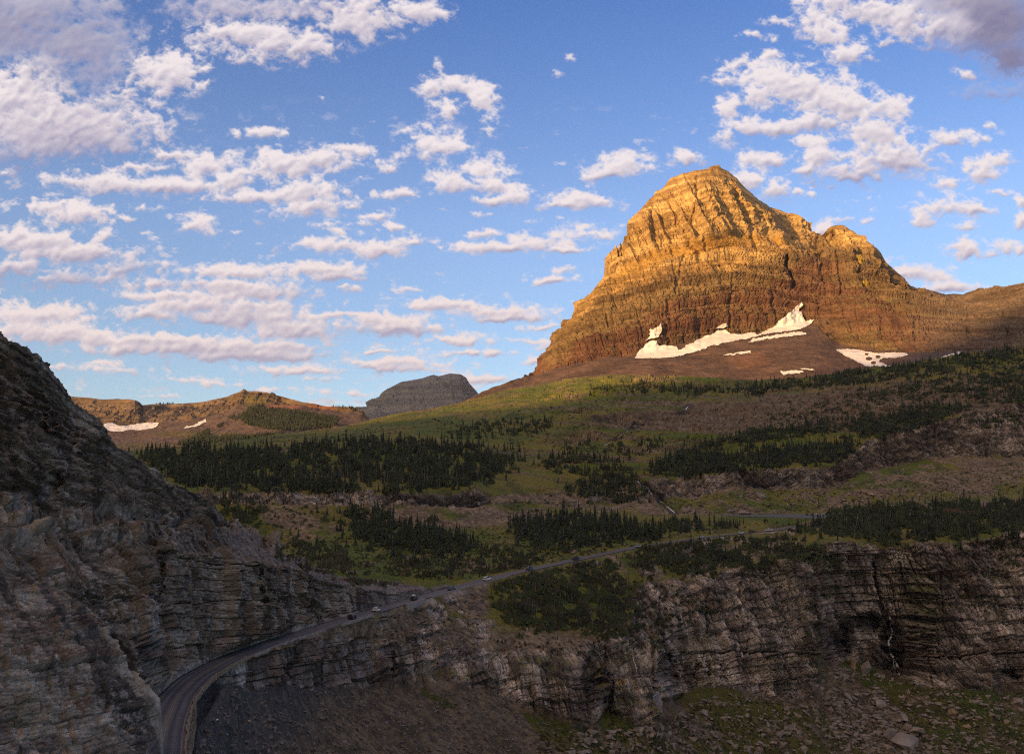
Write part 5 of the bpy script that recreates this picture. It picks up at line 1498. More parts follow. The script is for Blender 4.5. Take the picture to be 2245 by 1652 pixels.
def scatter(name, o_, polys, mat, seed):
    r_ = np.random.RandomState(seed)
    V, Fc, off = [], [], 0
    for poly, n, r0, r1 in polys:
        xs_ = [p[0] for p in poly]; ys_ = [p[1] for p in poly]
        bb = (max(xs_) - min(xs_)) * (max(ys_) - min(ys_))
        A = abs(sum(poly[i][0] * poly[(i + 1) % len(poly)][1] - poly[(i + 1) % len(poly)][0] * poly[i][1] for i in range(len(poly)))) / 2
        cnt = int(n * bb / A)
        X = r_.uniform(min(xs_), max(xs_), cnt); Y_ = r_.uniform(min(ys_), max(ys_), cnt)
        ok = inpoly(X, Y_, poly) & (fbm(X / 30, Y_ / 20, None, 4, seed) > r_.uniform(-0.7, 0.25, cnt))
        for a, b in zip(X[ok], Y_[ok]):
            l, n_ = hit(o_, a, b)
            if l is None or abs(n_.z) < 0.25: continue
            if np.abs(RC[:, 0] - l.x).min() < 6 and np.hypot(RC[:, 0] - l.x, RC[:, 1] - l.y).min() < RW + 1.6: continue
            rad = r0 + (r1 - r0) * r_.rand() ** 3.2
            v, f = RK[r_.randint(8)]
            an = r_.rand() * 6.28; c, s_ = math.cos(an), math.sin(an)
            q = np.stack([(v[:, 0] * c - v[:, 1] * s_), (v[:, 0] * s_ + v[:, 1] * c), v[:, 2]], -1) * rad + np.array(l)
            V.append(q); Fc.append(f + off); off += len(v)
    tag(link(name, mesh_np(name, np.concatenate(V), np.concatenate(Fc)), mat), kind='stuff')


scatter('scree', VAL, [
    ([(1250, 1600), (1440, 1590), (1560, 1520), (1800, 1520), (1820, 1450), (2000, 1500), (2245, 1510), (2245, 1652), (1250, 1652)], 4200, 0.25, 2.6),
    ([(1780, 1470), (1880, 1460), (2040, 1652), (1850, 1652)], 900, 0.4, 3.2),
    ([(1450, 1140), (1560, 1085), (1850, 1062), (1980, 1025), (2245, 1005), (2245, 1090), (1850, 1112), (1700, 1126)], 2600, 0.3, 2.4),
    ([(970, 1158), (1000, 1120), (1180, 1112), (1330, 1105), (1400, 1130), (1180, 1145)], 900, 0.3, 1.4),
    ([(560, 1110), (740, 1110), (800, 1150), (620, 1185)], 800, 0.3, 1.3),
    ([(1180, 900), (1500, 840), (2100, 800), (2200, 870), (1700, 960), (1350, 1020), (1180, 1000)], 2200, 0.3, 1.7),
    ([(700, 960), (1180, 880), (1200, 990), (900, 960)], 700, 0.3, 1.3), ([(700, 1190), (1100, 1160), (1400, 1190), (1000, 1250), (800, 1250)], 260, 0.2, 1.0),
    ([(1350, 1290), (1500, 1280), (1800, 1250), (1800, 1290), (1400, 1400)], 400, 0.3, 1.2)], M_scree, 61)
scatter('dark_scree', VAL, [
    ([(410, 1652), (430, 1560), (500, 1490), (620, 1510), (1050, 1515), (1160, 1560), (1260, 1600), (1300, 1652)], 5200, 0.12, 1.1),
    ([(700, 1390), (1060, 1290), (1080, 1400), (1000, 1430), (760, 1400)], 2200, 0.2, 1.3)], M_scree2, 62)
scatter('ledge_rubble', WALL, [([(330, 1165), (570, 1172), (640, 1230), (780, 1285), (600, 1240), (400, 1215)], 1500, 0.1, 0.7), ([(60, 850), (400, 1080), (540, 1160), (250, 1150), (20, 1000)], 900, 0.1, 0.8)], M_scree2, 63)

# ================================================================== vehicles
M_glass = plain('car_glass', (0.02, 0.025, 0.03), 0.12)
M_tyre = plain('tyre_rubber', (0.03, 0.03, 0.03), 0.85)
M_rim = plain('rim_metal', (0.35, 0.35, 0.36), 0.4, 0.6)
M_tail = plain('tail_lamp', (0.35, 0.02, 0.015), 0.35)
M_lamp = plain('head_lamp', (0.75, 0.75, 0.72), 0.2)
M_trim = plain('dark_trim', (0.04, 0.04, 0.045), 0.6)
PAINT = {}


def paint(nm, c):
    if nm not in PAINT: PAINT[nm] = plain(nm, c, 0.32)
    return PAINT[nm]


def loft_box(st):
    """stations (x, z0, z1, half width below, half width above) -> closed shell with chamfered shoulders"""
    vs, fs = [], []
    for x, z0, z1, wa, wb in st:
        c = min(0.08, (z1 - z0) * 0.3)
        for y, z in ((-wa, z0), (-wa, z0 + (z1 - z0) * 0.55), (-wb, z1 - c), (-wb + c, z1), (wb - c, z1), (wb, z1 - c), (wa, z0 + (z1 - z0) * 0.55), (wa, z0)):
            vs.append((x, y, z))
    n = 8
    for i in range(len(st) - 1):
        for k in range(n):
            a = i * n + k; b = i * n + (k + 1) % n
            fs.append((a, b, b + n, a + n))
    me = bpy.data.meshes.new('shell')
    e = (len(st) - 1) * n
    me.from_pydata(vs, [], fs + [tuple(range(n - 1, -1, -1)), tuple(e + k for k in range(n))])
    me.update()
    return me


def cyl(r, w, n=18):
    vs, fs = [], []
    for s_ in (-w / 2, w / 2):
        for k in range(n):
            a = k / n * 2 * math.pi
            vs.append((r * math.cos(a), s_, r * math.sin(a)))
    fs = [(k, (k + 1) % n, n + (k + 1) % n, n + k) for k in range(n)] + [tuple(range(n - 1, -1, -1)), tuple(range(n, 2 * n))]
    me = bpy.data.meshes.new('wheel'); me.from_pydata(vs, [], fs); me.update()
    return me


def boxm(x0, x1, y0, y1, z0, z1):
    return loft_box([(x0, z0, z1, (y1 - y0) / 2, (y1 - y0) / 2), (x1, z0, z1, (y1 - y0) / 2, (y1 - y0) / 2)])


tyre_me = cyl(0.34, 0.24); tyre_me.materials.append(M_tyre); tyre_me.name = 'tyre'
rim_me = cyl(0.21, 0.26, 12); rim_me.materials.append(M_rim); rim_me.name = 'rim'
SHAPE = {
    'suv': dict(L=4.6, body=[(-2.25, .45, .95, .84, .80), (-2.2, .35, 1.08, .90, .88), (-1.2, .30, 1.10, .93, .91), (1.0, .30, 1.08, .93, .90), (1.9, .32, .98, .90, .84), (2.3, .42, .80, .80, .72)],
                cab=[(-2.15, 1.02, 1.10, .84, .80), (-1.95, 1.02, 1.62, .86, .68), (-0.9, 1.02, 1.68, .87, .68), (0.3, 1.02, 1.64, .87, .67), (1.05, 1.02, 1.10, .84, .76)],
                roof=[(-1.98, 1.62, 1.69, .70, .62), (-0.9, 1.67, 1.75, .71, .62), (0.35, 1.63, 1.70, .69, .60)]),
    'wagon': dict(L=4.7, body=[(-2.3, .42, .90, .82, .78), (-2.25, .32, .98, .88, .85), (-1.2, .28, 1.0, .90, .88), (1.0, .28, .96, .90, .87), (1.95, .30, .84, .87, .80), (2.35, .38, .70, .76, .68)],
                  cab=[(-2.2, .93, .99, .80, .76), (-1.85, .93, 1.42, .82, .64), (-0.9, .93, 1.48, .83, .65), (0.2, .93, 1.45, .83, .64), (1.1, .93, .98, .80, .72)],
                  roof=[(-1.88, 1.42, 1.48, .66, .58), (-0.9, 1.47, 1.54, .67, .58), (0.25, 1.44, 1.50, .65, .56)]),
    'sedan': dict(L=4.7, body=[(-2.35, .42, .92, .82, .78), (-2.25, .32, .99, .88, .84), (-1.3, .28, 1.0, .90, .86), (1.0, .28, .94, .90, .86), (1.95, .30, .82, .87, .80), (2.35, .38, .68, .76, .68)],
                  cab=[(-1.75, .93, .99, .78, .74), (-1.0, .93, 1.36, .80, .62), (-0.5, .93, 1.42, .81, .63), (0.2, .93, 1.40, .81, .62), (1.1, .93, .96, .78, .70)],
                  roof=[(-1.02, 1.36, 1.41, .64, .56), (-0.5, 1.41, 1.47, .65, .56), (0.22, 1.39, 1.45, .63, .55)]),
    'pickup': dict(L=5.6, body=[(-2.8, .55, 1.10, .90, .90), (-1.0, .42, 1.14, .94, .93), (1.3, .40, 1.14, .95, .93), (2.4, .42, 1.05, .93, .88), (2.8, .50, .90, .86, .80)],
                   cab=[(-1.0, 1.08, 1.70, .88, .70), (-0.7, 1.08, 1.80, .88, .70), (0.6, 1.08, 1.78, .88, .70), (1.35, 1.08, 1.16, .86, .78)],
                   roof=[(-1.02, 1.72, 1.80, .72, .64), (-0.7, 1.79, 1.86, .72, .64), (0.62, 1.77, 1.84, .71, .62)]),
}
PROTO = {}


def car(kind, pname, pcol, loc, yaw, pitch, label, cat='car', box=False, group='cars driving on the mountain road'):
    e = bpy.data.objects.new({'suv': 'car', 'wagon': 'car', 'sedan': 'car', 'pickup': 'pickup_truck'}[kind], None); C.objects.link(e)
    tag(e, label, cat, group)
    e.location = loc; e.rotation_euler = (0, -pitch, yaw)
    S = SHAPE[kind]; L = S['L'] / 2
    pm = paint(pname, pcol)

    def part(nm, me, mat, par=None, loc_=(0, 0, 0)):
        o = link(nm, me, mat, par or e); o.location = loc_
        return o
    key = (kind,)
    if key not in PROTO:
        PROTO[key] = {k: loft_box(S[k]) for k in ('body', 'cab', 'roof')}
    P_ = PROTO[key]
    bd = part('body', P_['body'].copy(), pm)
    cb = part('window', P_['cab'].copy(), M_glass)
    part('roof', P_['roof'].copy(), pm)
    zb = S['cab'][1][1]; zt = S['cab'][1][2]
    for sy in (-1, 1):
        for xx, dx_ in ((S['cab'][1][0] + 0.05, 0.10), (-0.35, 0.06)):
            vs = [(xx - dx_, sy * (.87), zb), (xx + dx_, sy * .87, zb), (xx + dx_, sy * .70, zt), (xx - dx_, sy * .70, zt)]
            vs += [(a, b * 0.93, c) for a, b, c in vs]
            me = bpy.data.meshes.new('pillar'); me.from_pydata(vs, [], [(0, 1, 2, 3), (7, 6, 5, 4), (0, 4, 5, 1), (1, 5, 6, 2), (2, 6, 7, 3), (3, 7, 4, 0)])
            part('pillar', me, pm)
        part('headlight', boxm(-.06, .06, -.16, .16, 0, .16), M_lamp, None, (S['body'][-1][0] - 0.04, sy * .56, .66 if kind != 'pickup' else .78))
        part('taillight', boxm(-.05, .05, -.12, .12, 0, .26 if kind != 'sedan' else .15), M_tail, None, (S['body'][0][0] - 0.01, sy * .70, .68 if kind != 'pickup' else .80))
        for xw in (-L + 0.95, L - 0.95):
            w = part('wheel', tyre_me, None, None, (xw, sy * .82, .34))
            part('rim', rim_me, None, w, (0, sy * 0.012, 0))
    part('bumper', boxm(-.12, .10, -.82, .82, .30, .48), M_trim, None, (S['body'][0][0] + .02, 0, .04))
    if kind == 'pickup':
        part('truck_bed', boxm(-2.65, -1.12, -.78, .78, 1.0, 1.165), M_trim)
    if box:
        b = bpy.data.objects.new('roof_box', loft_box([(-.95, 0, .30, .42, .40), (-.8, 0, .42, .46, .44), (.6, 0, .42, .46, .42), (1.0, 0, .22, .34, .30)])); C.objects.link(b)
        b.data.materials.append(paint('white_plastic', (.78, .77, .74)))
        b.location = Vector(loc) + Vector((0, 0, 1.86)) + Vector((-0.5 * math.cos(yaw), -0.5 * math.sin(yaw), 0)); b.rotation_euler = (0, -pitch, yaw)
        tag(b, 'white roof box strapped on top of the dark car on the road', 'roof box')
    return e


def on_road(px, off=1.75, back=False):
    u, v = proj(RC + RN * off)
    i = int(np.argmin(np.abs(u - px)))
    t = RC[min(i + 1, len(RC) - 1)] - RC[i - 1]
    yaw = math.atan2(t[1], t[0]) + (math.pi if back else 0)
    p = RC[i] + RN[i] * off; p[2] += 0.03 - 0.012 * off * off
    return p, yaw, math.atan2(t[2], math.hypot(t[0], t[1])) * (-1 if back else 1)


CARS = [(773, 'suv', 'black_paint', (.02, .022, .028), 'black car lowest on the road, first of the line climbing from the bend'),
        (825, 'wagon', 'white_car_paint', (.78, .78, .78), 'white car close behind the black one, lowest white car on the road'),
        (909, 'suv', 'dark_paint', (.03, .035, .045), 'dark car with a white roof box on the road', ), (990, 'sedan', 'slate_paint', (.06, .075, .10), 'slate blue sedan between the car with the roof box and a white car'),
        (1065, 'suv', 'white_car_paint', (.78, .78, .78), 'white car climbing past the first meadow bushes, second white car from below'),
        (1160, 'suv', 'teal_paint', (.03, .07, .085), 'dark teal car at the edge of the scrub slope'), (1263, 'pickup', 'black_paint', (.02, .022, .028), 'dark pickup on the road above the scrub slope'),
        (1400, 'sedan', 'silver_paint', (.45, .47, .48), 'pale car half hidden by scrub where the road reaches the plateau'), (1537, 'sedan', 'silver_paint', (.45, .47, .48), 'pale car glimpsed behind the rim trees'),
        (1624, 'wagon', 'white_car_paint', (.78, .78, .78), 'white car just below the white pickup on the plateau'), (1650, 'suv', 'black_paint', (.02, .022, .028), 'dark car between the white car and the white pickup'),
        (1686, 'pickup', 'white_car_paint', (.78, .78, .78), 'white pickup highest on the road near the wooded knoll')]
for c_ in CARS:
    p, yaw, pit = on_road(c_[0])
    car(c_[1], c_[2], c_[3], p, yaw, pit, c_[4], 'pickup' if c_[1] == 'pickup' else 'car', box='roof box' in c_[4] and 'dark car' in c_[4])
PARKED = [(1769, 'suv', 'black_paint', (.02, .022, .028), 'black parked car at the left end of the row in the car park'), (1780, 'sedan', 'slate_paint', (.06, .075, .10), 'slate parked car, second in the row in the car park'), (1792, 'wagon', 'white_car_paint', (.78,) * 3, 'white parked car, third in the row in the car park'),
          (1805, 'suv', 'white_car_paint', (.78,) * 3, 'white parked car, fourth in the row in the car park'), (1817, 'sedan', 'teal_paint', (.03, .07, .085), 'dark parked car right of the two white parked ones'), (1829, 'wagon', 'silver_paint', (.45, .47, .48), 'silver parked car in the car park beside the trees'), (1843, 'suv', 'white_car_paint', (.78,) * 3, 'white parked car at the right end of the row, partly behind trees')]
for x, k, pn, pc_, lab in PARKED:
    q = hit(VAL, x, 1129.5)[0]
    car(k, pn, pc_, (q.x, q.y, q.z + 0.15), R(60 + (x % 7) * 4), 0, lab, group='cars standing in the plateau car park')

# ================================================================== timber snow fences on the knoll
M_timber = plain('weathered_timber', (0.22, 0.11, 0.085), 0.85, 0, 0.25, 2)


def bar(vs, fs, a, b, r):
    a = np.array(a, float); b = np.array(b, float)
    d = (b - a) / np.linalg.norm(b - a)
    u = np.cross(d, (0, 1, 0.01)); u /= np.linalg.norm(u); w = np.cross(d, u)
    o0 = len(vs)
    for p in (a, b):
        for s1, s2 in ((-1, -1), (1, -1), (1, 1), (-1, 1)):
            vs.append(p + u * r * s1 + w * r * s2)
    for k in range(4):
        fs.append((o0 + k, o0 + (k + 1) % 4, o0 + 4 + (k + 1) % 4, o0 + 4 + k))
    fs.append((o0, o0 + 3, o0 + 2, o0 + 1)); fs.append((o0 + 4, o0 + 5, o0 + 6, o0 + 7))


for x0, x1, yt, yb, lab in ((2068, 2098, 1115, 1125, 'left reddish timber snow fence among the trees of the knoll'), (2102, 2129, 1120, 1137, 'right, taller reddish timber snow fence among the trees of the knoll')):
    Yf = 640.0
    A, B_ = unproj(x0, yt, Yf), unproj(x1, yt, Yf + 3)
    zb = unproj(x0, yb, Yf)[2]
    e = bpy.data.objects.new('snow_fence', None); C.objects.link(e); e.location = (A[0], A[1], zb)
    tag(e, lab, 'snow fence', 'timber snow fences on the knoll')
    W_, H_ = np.linalg.norm(B_ - A), A[2] - zb
    gl, gn = drop(VAL, A[0], A[1])
    g0 = (gl.z - zb) if gl is not None else -4
    for k in range(4):
        vs, fs = [], []; bar(vs, fs, (W_ * k / 3, 0, min(g0, -0.2) - 1), (W_ * k / 3, 0, H_), 0.12)
        link('post', mesh_np('post', vs, np.array(fs)), M_timber, e)
    for k in range(5):
        z = H_ * (0.45 + 0.55 * k / 4)
        vs, fs = [], []; bar(vs, fs, (-0.2, -0.14, z), (W_ + 0.2, -0.14, z), 0.11)
        link('rail', mesh_np('rail', vs, np.array(fs)), M_timber, e)
    for k in range(3):
        vs, fs = [], []; bar(vs, fs, (W_ * k / 3, -0.3, H_ * 0.45), (W_ * (k + 1) / 3, -0.3, 0), 0.09)
        link('brace', mesh_np('brace', vs, np.array(fs)), M_timber, e)

# ================================================================== sky backdrop with the clouds
CL = [  # x, y, rx, ry, strength, greyness
    (30, 60, 150, 75, .8, .9), (170, 110, 130, 110, .75, .85), (60, 10, 200, 40, .6, .8), (375, 157, 62, 46, 1, 0), (282, 205, 30, 18, .6, .2), (540, 78, 120, 32, .95, .1), (640, 105, 90, 36, .8, .4), (500, 20, 140, 34, .7, .8), (790, 52, 80, 36, .95, .1), (480, 70, 60, 14, .8, 0), (540, 130, 50, 18, .5, .3),
    (720, 20, 170, 34, .7, .7), (925, 24, 54, 26, .95, 0), (30, 215, 90, 55, 1, .1), (140, 280, 180, 62, 1.1, .55), (70, 160, 60, 35, .7, .5), (40, 330, 110, 35, .5, .8), (250, 310, 70, 30, .7, .7), (350, 290, 30, 32, .5, .3), (515, 293, 15, 11, .8, 0), (580, 293, 44, 17, .85, 0),
    (945, 190, 34, 26, .85, 0), (1012, 190, 42, 17, .95, 0), (1055, 215, 30, 26, .9, 0), (985, 238, 34, 18, .9, 0), (1077, 275, 20, 24, .6, 0), (1250, 130, 16, 11, .45, 0), (1222, 160, 9, 10, .4, 0), (960, 140, 12, 15, .45, 0),
    (380, 338, 72, 14, .9, .1), (298, 366, 62, 9, .8, .1), (225, 400, 100, 21, 1, .1), (375, 408, 100, 20, 1, .1), (445, 362, 66, 28, .9, .1), (520, 398, 42, 27, .95, .1), (625, 362, 84, 32, 1, .1), (695, 348, 88, 24, .95, .1), (782, 330, 32, 10, .8, 0), (842, 362, 36, 25, .55, 0), (665, 420, 84, 28, 1, .2),
    (556, 432, 84, 10, .85, 0), (600, 470, 36, 18, .6, .1), (700, 452, 62, 18, .85, .1), (764, 424, 14, 10, .65, 0), (770, 455, 26, 7, .7, 0), (950, 318, 62, 38, .85, 0), (985, 400, 42, 26, 1, 0), (1060, 365, 48, 24, .7, 0), (1078, 402, 52, 25, .95, .1), (1132, 430, 40, 15, .9, 0), (1080, 440, 40, 10, .6, .2),
    (870, 426, 46, 11, .8, 0), (440, 492, 34, 20, .8, 0), (512, 508, 22, 5, .5, 0), (165, 470, 78, 24, 1, .1), (105, 452, 40, 10, .8, 0), (280, 480, 26, 7, .75, 0), (310, 455, 40, 6, .5, 0), (90, 435, 30, 6, .55, 0), (30, 520, 80, 22, .9, .1), (90, 530, 110, 24, .95, .2), (160, 555, 120, 20, .95, .4), (230, 520, 30, 12, .8, 0), (30, 590, 70, 22, .9, .7), (150, 612, 80, 18, .85, .7), (280, 590, 90, 20, .7, .8),
    (1275, 440, 58, 18, 1, 0), (1240, 450, 50, 8, .8, 0), (1360, 362, 50, 24, 1, 0), (1320, 382, 46, 14, 1, 0), (1505, 346, 26, 16, 1, 0), (1085, 545, 78, 11, 1, 0), (1190, 532, 70, 20, .95, 0), (1240, 548, 44, 6, .9, 0), (1062, 516, 36, 9, .8, 0), (1270, 510, 60, 20, .5, 0), (1310, 520, 30, 14, .5, 0),
    (825, 475, 32, 11, .8, 0), (862, 500, 18, 12, .75, 0), (716, 492, 26, 9, .8, 0), (735, 502, 40, 8, .6, 0), (792, 490, 26, 7, .75, 0), (740, 535, 82, 16, .9, 0), (830, 546, 64, 18, .95, 0), (895, 530, 56, 13, 1, 0), (966, 538, 18, 5, .65, 0), (700, 588, 82, 13, 1, .1), (740, 606, 56, 12, .9, .4), (790, 594, 22, 7, .8, 0), (765, 630, 24, 10, .6, .4),
    (520, 598, 110, 18, 1, .1), (500, 628, 120, 16, 1, .4), (580, 640, 90, 20, .9, .5), (350, 622, 90, 14, .7, .4), (890, 634, 34, 10, .5, 0), (1212, 614, 42, 11, .95, 0), (1240, 590, 40, 9, .5, 0), (400, 650, 130, 12, .95, .1), (470, 672, 170, 16, 1, .5), (330, 690, 62, 12, .9, .2), (540, 695, 150, 20, 1, .6), (640, 725, 96, 22, 1, .6), (80, 690, 120, 24, 1, .1), (110, 728, 120, 22, 1, .3), (180, 740, 80, 16, .7, .3),
    (740, 690, 50, 9, .9, 0), (850, 702, 80, 14, 1, .1), (865, 722, 96, 14, 1, .7), (800, 690, 40, 8, .8, 0), (950, 668, 56, 12, .95, 0), (1000, 672, 50, 8, .8, 0), (1095, 683, 90, 14, 1, .1), (1100, 698, 90, 8, .9, .5), (1165, 694, 34, 8, .8, .1), (340, 745, 190, 14, 1, .3), (440, 762, 190, 18, 1, .6), (560, 780, 160, 12, 1, .7), (280, 765, 90, 12, .9, .1), (650, 812, 90, 10, .9, .1), (230, 795, 60, 8, .6, 0), (600, 760, 120, 14, .8, .6),
    (1005, 745, 64, 11, .95, 0), (1040, 776, 84, 8, .95, .2), (1170, 748, 40, 8, .7, 0), (1172, 790, 36, 8, .7, 0), (1180, 720, 44, 6, .7, 0), (1210, 760, 30, 10, .5, 0), (840, 770, 52, 5, .8, .2), (870, 796, 110, 10, .95, .1), (860, 808, 100, 8, .8, .5), (925, 812, 60, 6, .6, 0), (1050, 830, 76, 12, .8, .2), (760, 862, 80, 7, .5, 0), (480, 840, 60, 7, .6, 0), (250, 812, 60, 9, .6, 0), (410, 832, 60, 7, .5, 0), (600, 852, 60, 6, .4, 0), (690, 830, 50, 5, .4, 0), (140, 805, 60, 8, .6, 0), (340, 870, 60, 5, .4, 0), (980, 850, 60, 8, .5, 0),
    (1700, 168, 66, 34, 1, 0), (1770, 200, 90, 44, 1.1, .05), (1850, 235, 60, 30, 1.05, .2), (1660, 205, 36, 26, .8, 0), (1690, 118, 28, 10, .8, 0), (1620, 140, 46, 14, .7, 0), (1590, 175, 40, 14, .65, 0), (1600, 238, 26, 26, .9, 0), (1640, 275, 40, 18, .95, 0), (1595, 300, 22, 20, .8, 0), (1710, 280, 60, 18, .9, .1), (1790, 270, 60, 26, .9, .3), (1945, 240, 44, 30, .9, 0), (1920, 290, 60, 36, 1, .2), (1960, 345, 84, 36, 1.05, .3), (1800, 345, 50, 26, 1, .1), (1765, 375, 30, 14, .9, 0), (1870, 380, 60, 22, .8, .5), (1780, 310, 40, 16, .8, 0),
    (1655, 345, 34, 16, .7, 0), (1690, 352, 30, 18, .9, .1), (1630, 392, 34, 22, 1, 0), (1695, 415, 34, 20, .95, .1), (1700, 50, 32, 10, .7, 0), (1655, 80, 34, 11, .6, 0), (1695, 90, 10, 10, .5, 0), (1815, 70, 60, 32, .95, 0), (1780, 40, 36, 34, .8, .2), (1845, 122, 44, 22, .9, .2), (1900, 130, 40, 12, .5, .5), (1920, 30, 60, 26, .9, .2), (1980, 55, 50, 38, .95, .1), (1850, 10, 90, 24, .7, .5), (1950, 90, 22, 14, .7, 0),
    (2080, 60, 60, 36, .95, .4), (2170, 50, 110, 80, 1.2, 1.0), (2120, 10, 160, 30, 1, .9), (2220, 130, 60, 50, 1, 1.0), (2200, 200, 90, 24, .55, .9), (2117, 168, 30, 14, .75, .1), (2085, 305, 46, 17, .95, 0), (2160, 305, 14, 8, .6, 0), (2172, 276, 13, 7, .7, 0), (2150, 375, 36, 26, .95, .1), (2190, 350, 34, 14, .8, 0), (2072, 400, 34, 14, .75, 0), (2197, 422, 22, 8, .8, 0), (2080, 455, 70, 26, .9, .1), (2140, 462, 40, 14, .9, 0), (2122, 496, 26, 12, .6, .1), (2030, 480, 26, 20, .5, .1),
    (2122, 546, 42, 20, .95, .1), (2205, 542, 34, 17, .85, .1), (2236, 440, 16, 14, .8, 0), (2240, 484, 14, 18, .85, 0), (2035, 602, 66, 20, 1, 0), (2090, 630, 54, 14, 1, .2), (1990, 600, 40, 14, .9, 0), (1957, 570, 22, 9, .4, 0), (1795, 505, 30, 20, 1, 0), (1840, 480, 40, 7, .5, 0), (1742, 420, 13, 8, .5, 0), (1900, 480, 20, 8, .3, 0), (1780, 430, 20, 6, .4, 0),
    (705, 213, 8, 6, .5, 0), (815, 270, 14, 6, .35, 0), (10, 380, 12, 8, .6, 0), (65, 410, 10, 8, .5, 0), (465, 180, 14, 8, .4, 0), (600, 200, 10, 6, .3, 0), (2130, 420, 14, 8, .4, 0), (2145, 655, 60, 6, .5, 0), (1900, 440, 30, 10, .25, 0), (330, 205, 12, 8, .3, 0), (1440, 600, 14, 4, .3, 0), (1160, 480, 30, 8, .35, 0), (1060, 468, 30, 7, .5, 0), (820, 655, 60, 6, .25, 0),
]
SX0, SX1, SY0, SY1, SST = -500, 2750, -700, 1240, 2.0
gx = np.arange(SX0, SX1, SST); gy = np.arange(SY0, SY1, SST * 0.9)
GX, GY = np.meshgrid(gx.astype(np.float32), gy.astype(np.float32))
wx = 15 * fbm(GX / 42, GY / 26, None, 4, 1001) + 4 * fbm(GX / 11, GY / 9, None, 3, 1003)
wy = 9 * fbm(GX / 42, GY / 26, None, 4, 1002) + 3 * fbm(GX / 11, GY / 9, None, 3, 1004)
UX, UY = GX + wx, GY + wy
den = np.zeros(GX.shape, np.float32); gry = np.zeros(GX.shape, np.float32); gw = np.full(GX.shape, 1e-4, np.float32)
lightf = np.zeros(GX.shape, np.float32)
for cx, cy, rx, ry, st_, g_ in CL:
    i0 = max(0, int((cy - 3 * ry - 20 - SY0) / (SST * .9))); i1 = int((cy + 3 * ry + 20 - SY0) / (SST * .9)) + 1
    j0 = max(0, int((cx - 3 * rx - 30 - SX0) / SST)); j1 = int((cx + 3 * rx + 30 - SX0) / SST) + 1
    sl = (slice(i0, i1), slice(j0, j1))
    p = (UX[sl] - cx) / rx; q = (UY[sl] - cy) / ry
    q = np.where(q > 0, q * 1.15, q)                  # flatter undersides
    b = st_ * np.exp(-(p * p + q * q) * 0.9)
    den[sl] = np.maximum(den[sl], b) + 0.22 * np.minimum(den[sl], b)
    gry[sl] += b * g_; gw[sl] += b
    lightf[sl] += b * (-q)                            # the lit upper side
# clouds beyond the frame, for other viewpoints
outf = np.maximum(np.maximum(sstep(0, -120, GX), sstep(2245, 2365, GX)), sstep(0, -120, GY))
den = np.maximum(den, outf * sstep(0.05, 0.5, fbm(GX / 170, GY / 75, None, 5, 1010)) * 0.9)
fine = fbm((GX + 0.8 * wx) / 24, (GY + 0.8 * wy) / 17, None, 6, 1011, 0.66)
veil = sstep(0.45, 0.85, gry / gw) * sstep(480, 380, GY)          # high grey sheets are smooth and soft
fine = fine * (1 - 0.62 * veil) + 0.5 * veil * fbm(GX / 80, GY / 50, None, 4, 1013)
billow = 1 - np.abs(fbm((GX + wy) / 30, (GY + 0.5 * wx) / 24, None, 5, 1012, 0.6)) * 1.3
val = den * 0.98 + 0.80 * fine + 0.34 * (billow - 0.65)
stray = sstep(0.30, 0.62, fbm(GX / 36, GY / 17, None, 5, 1020, 0.62) + 0.25 * fbm(GX / 300, GY / 200, None, 3, 1021) + 0.12 * sstep(1300, 500, GX) - 0.10 * sstep(1150, 1350, GX) * sstep(300, 100, GY)) * 0.6 * sstep(200, 400, GY)
al = np.maximum(sstep(0.15, 0.78, val) * sstep(0.04, 0.20, den), stray * sstep(-0.35, 0.2, fine))
al = np.clip(al, 0, 1) ** 0.85
gr = gry / gw


def blur(a, n):
    for _ in range(n):
        p = np.pad(a, 1, mode='edge')
        a = (p[:-2, 1:-1] + p[2:, 1:-1] + p[1:-1, :-2] + p[1:-1, 2:] + 2 * p[1:-1, 1:-1]) / 6
    return a


sm = blur(val, 4)
rel = (np.roll(sm, -3, 0) - np.roll(sm, 3, 0)) * 0.6 + (np.roll(sm, -3, 1) - np.roll(sm, 3, 1)) * 0.35    # thicker below and right: this side faces the sun
thick = sstep(0.6, 1.5, blur(np.clip(val, 0, 2), 10))
lit = np.clip(0.90 + 1.1 * rel + 0.34 * np.clip(lightf / gw, -1.2, 0.6) - 0.20 * thick - 0.60 * gr + 0.35 * fine, 0, 1)
hz_ = sstep(300, 900, GY)[..., None]
bright = np.array([0.92, 0.83, 0.85]) * (1 - hz_) + np.array([0.90, 0.77, 0.76]) * hz_
shade = np.array([0.36, 0.34, 0.50]) * (1 - hz_) + np.array([0.46, 0.42, 0.54]) * hz_
dark = np.array([0.20, 0.19, 0.33])
ccol = shade + (bright - shade) * lit[..., None]
ccol = ccol + (dark - ccol) * (sstep(0.75, 1.0, gr) * sstep(500, 250, GY) * 0.75 * sstep(0.4, 1.0, al))[..., None]
al = al * (1 - 0.35 * sstep(0.5, 1.0, gr) * sstep(1.1, 0.6, den))
al[GY > 1180] = 0
Pd = unproj(GX, GY, 1.0); Pd /= np.linalg.norm(Pd, axis=-1, keepdims=True); Pd *= 90000.0
me = mesh_np('sky', Pd, grid_faces(*Pd.shape[:2]), True, ccol)
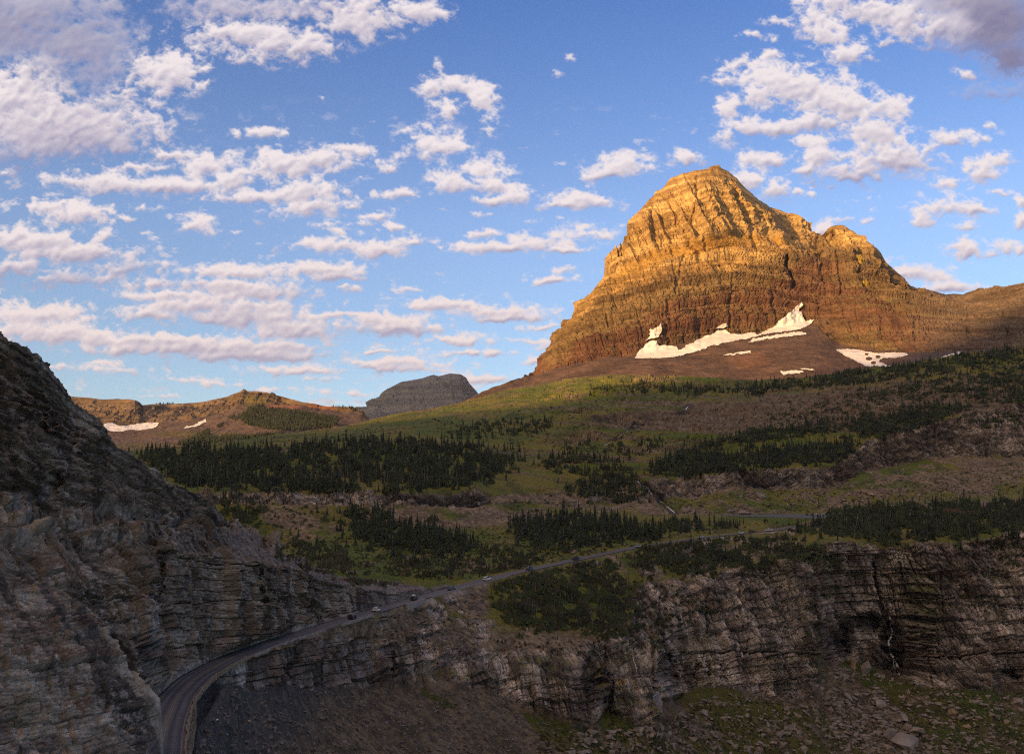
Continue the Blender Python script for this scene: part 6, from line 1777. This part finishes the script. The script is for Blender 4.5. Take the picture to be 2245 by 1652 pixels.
a_ = me.attributes.new('cover', 'FLOAT', 'POINT'); a_.data.foreach_set('value', al.astype(np.float32).ravel())
M_sky = bpy.data.materials.new('cloud_layer'); M_sky.use_nodes = True
nt = M_sky.node_tree
for n in list(nt.nodes): nt.nodes.remove(n)
ou = nt.nodes.new('ShaderNodeOutputMaterial'); em = nt.nodes.new('ShaderNodeEmission'); tr = nt.nodes.new('ShaderNodeBsdfTransparent'); ms = nt.nodes.new('ShaderNodeMixShader')
ac = nt.nodes.new('ShaderNodeAttribute'); ac.attribute_name = 'base'; av = nt.nodes.new('ShaderNodeAttribute'); av.attribute_name = 'cover'
em.inputs[1].default_value = CLOUD_E
nt.links.new(ac.outputs['Color'], em.inputs[0]); nt.links.new(av.outputs['Fac'], ms.inputs[0]); nt.links.new(tr.outputs[0], ms.inputs[1]); nt.links.new(em.outputs[0], ms.inputs[2]); nt.links.new(ms.outputs[0], ou.inputs[0])
o = link('sky', me, M_sky); tag(o, kind='structure')

# ================================================================== air
hb = bpy.data.meshes.new('haze')
X0, X1, Y0, Y1, Z0, Z1 = -6000, 6000, -3200, 8200, -421, 830
hb.from_pydata([(X0, Y0, Z0), (X1, Y0, Z0), (X1, Y1, Z0), (X0, Y1, Z0), (X0, Y0, Z1), (X1, Y0, Z1), (X1, Y1, Z1), (X0, Y1, Z1)], [],
               [(0, 3, 2, 1), (4, 5, 6, 7), (0, 1, 5, 4), (1, 2, 6, 5), (2, 3, 7, 6), (3, 0, 4, 7)])
M_h = bpy.data.materials.new('haze'); M_h.use_nodes = True
nt = M_h.node_tree
for n in list(nt.nodes): nt.nodes.remove(n)
ou = nt.nodes.new('ShaderNodeOutputMaterial'); pv = nt.nodes.new('ShaderNodeVolumePrincipled')
pv.inputs['Color'].default_value = (0.80, 0.84, 0.95, 1); pv.inputs['Density'].default_value = HAZE_D; pv.inputs['Anisotropy'].default_value = 0.0
nt.links.new(pv.outputs[0], ou.inputs['Volume'])
tag(link('haze', hb, M_h), kind='stuff')
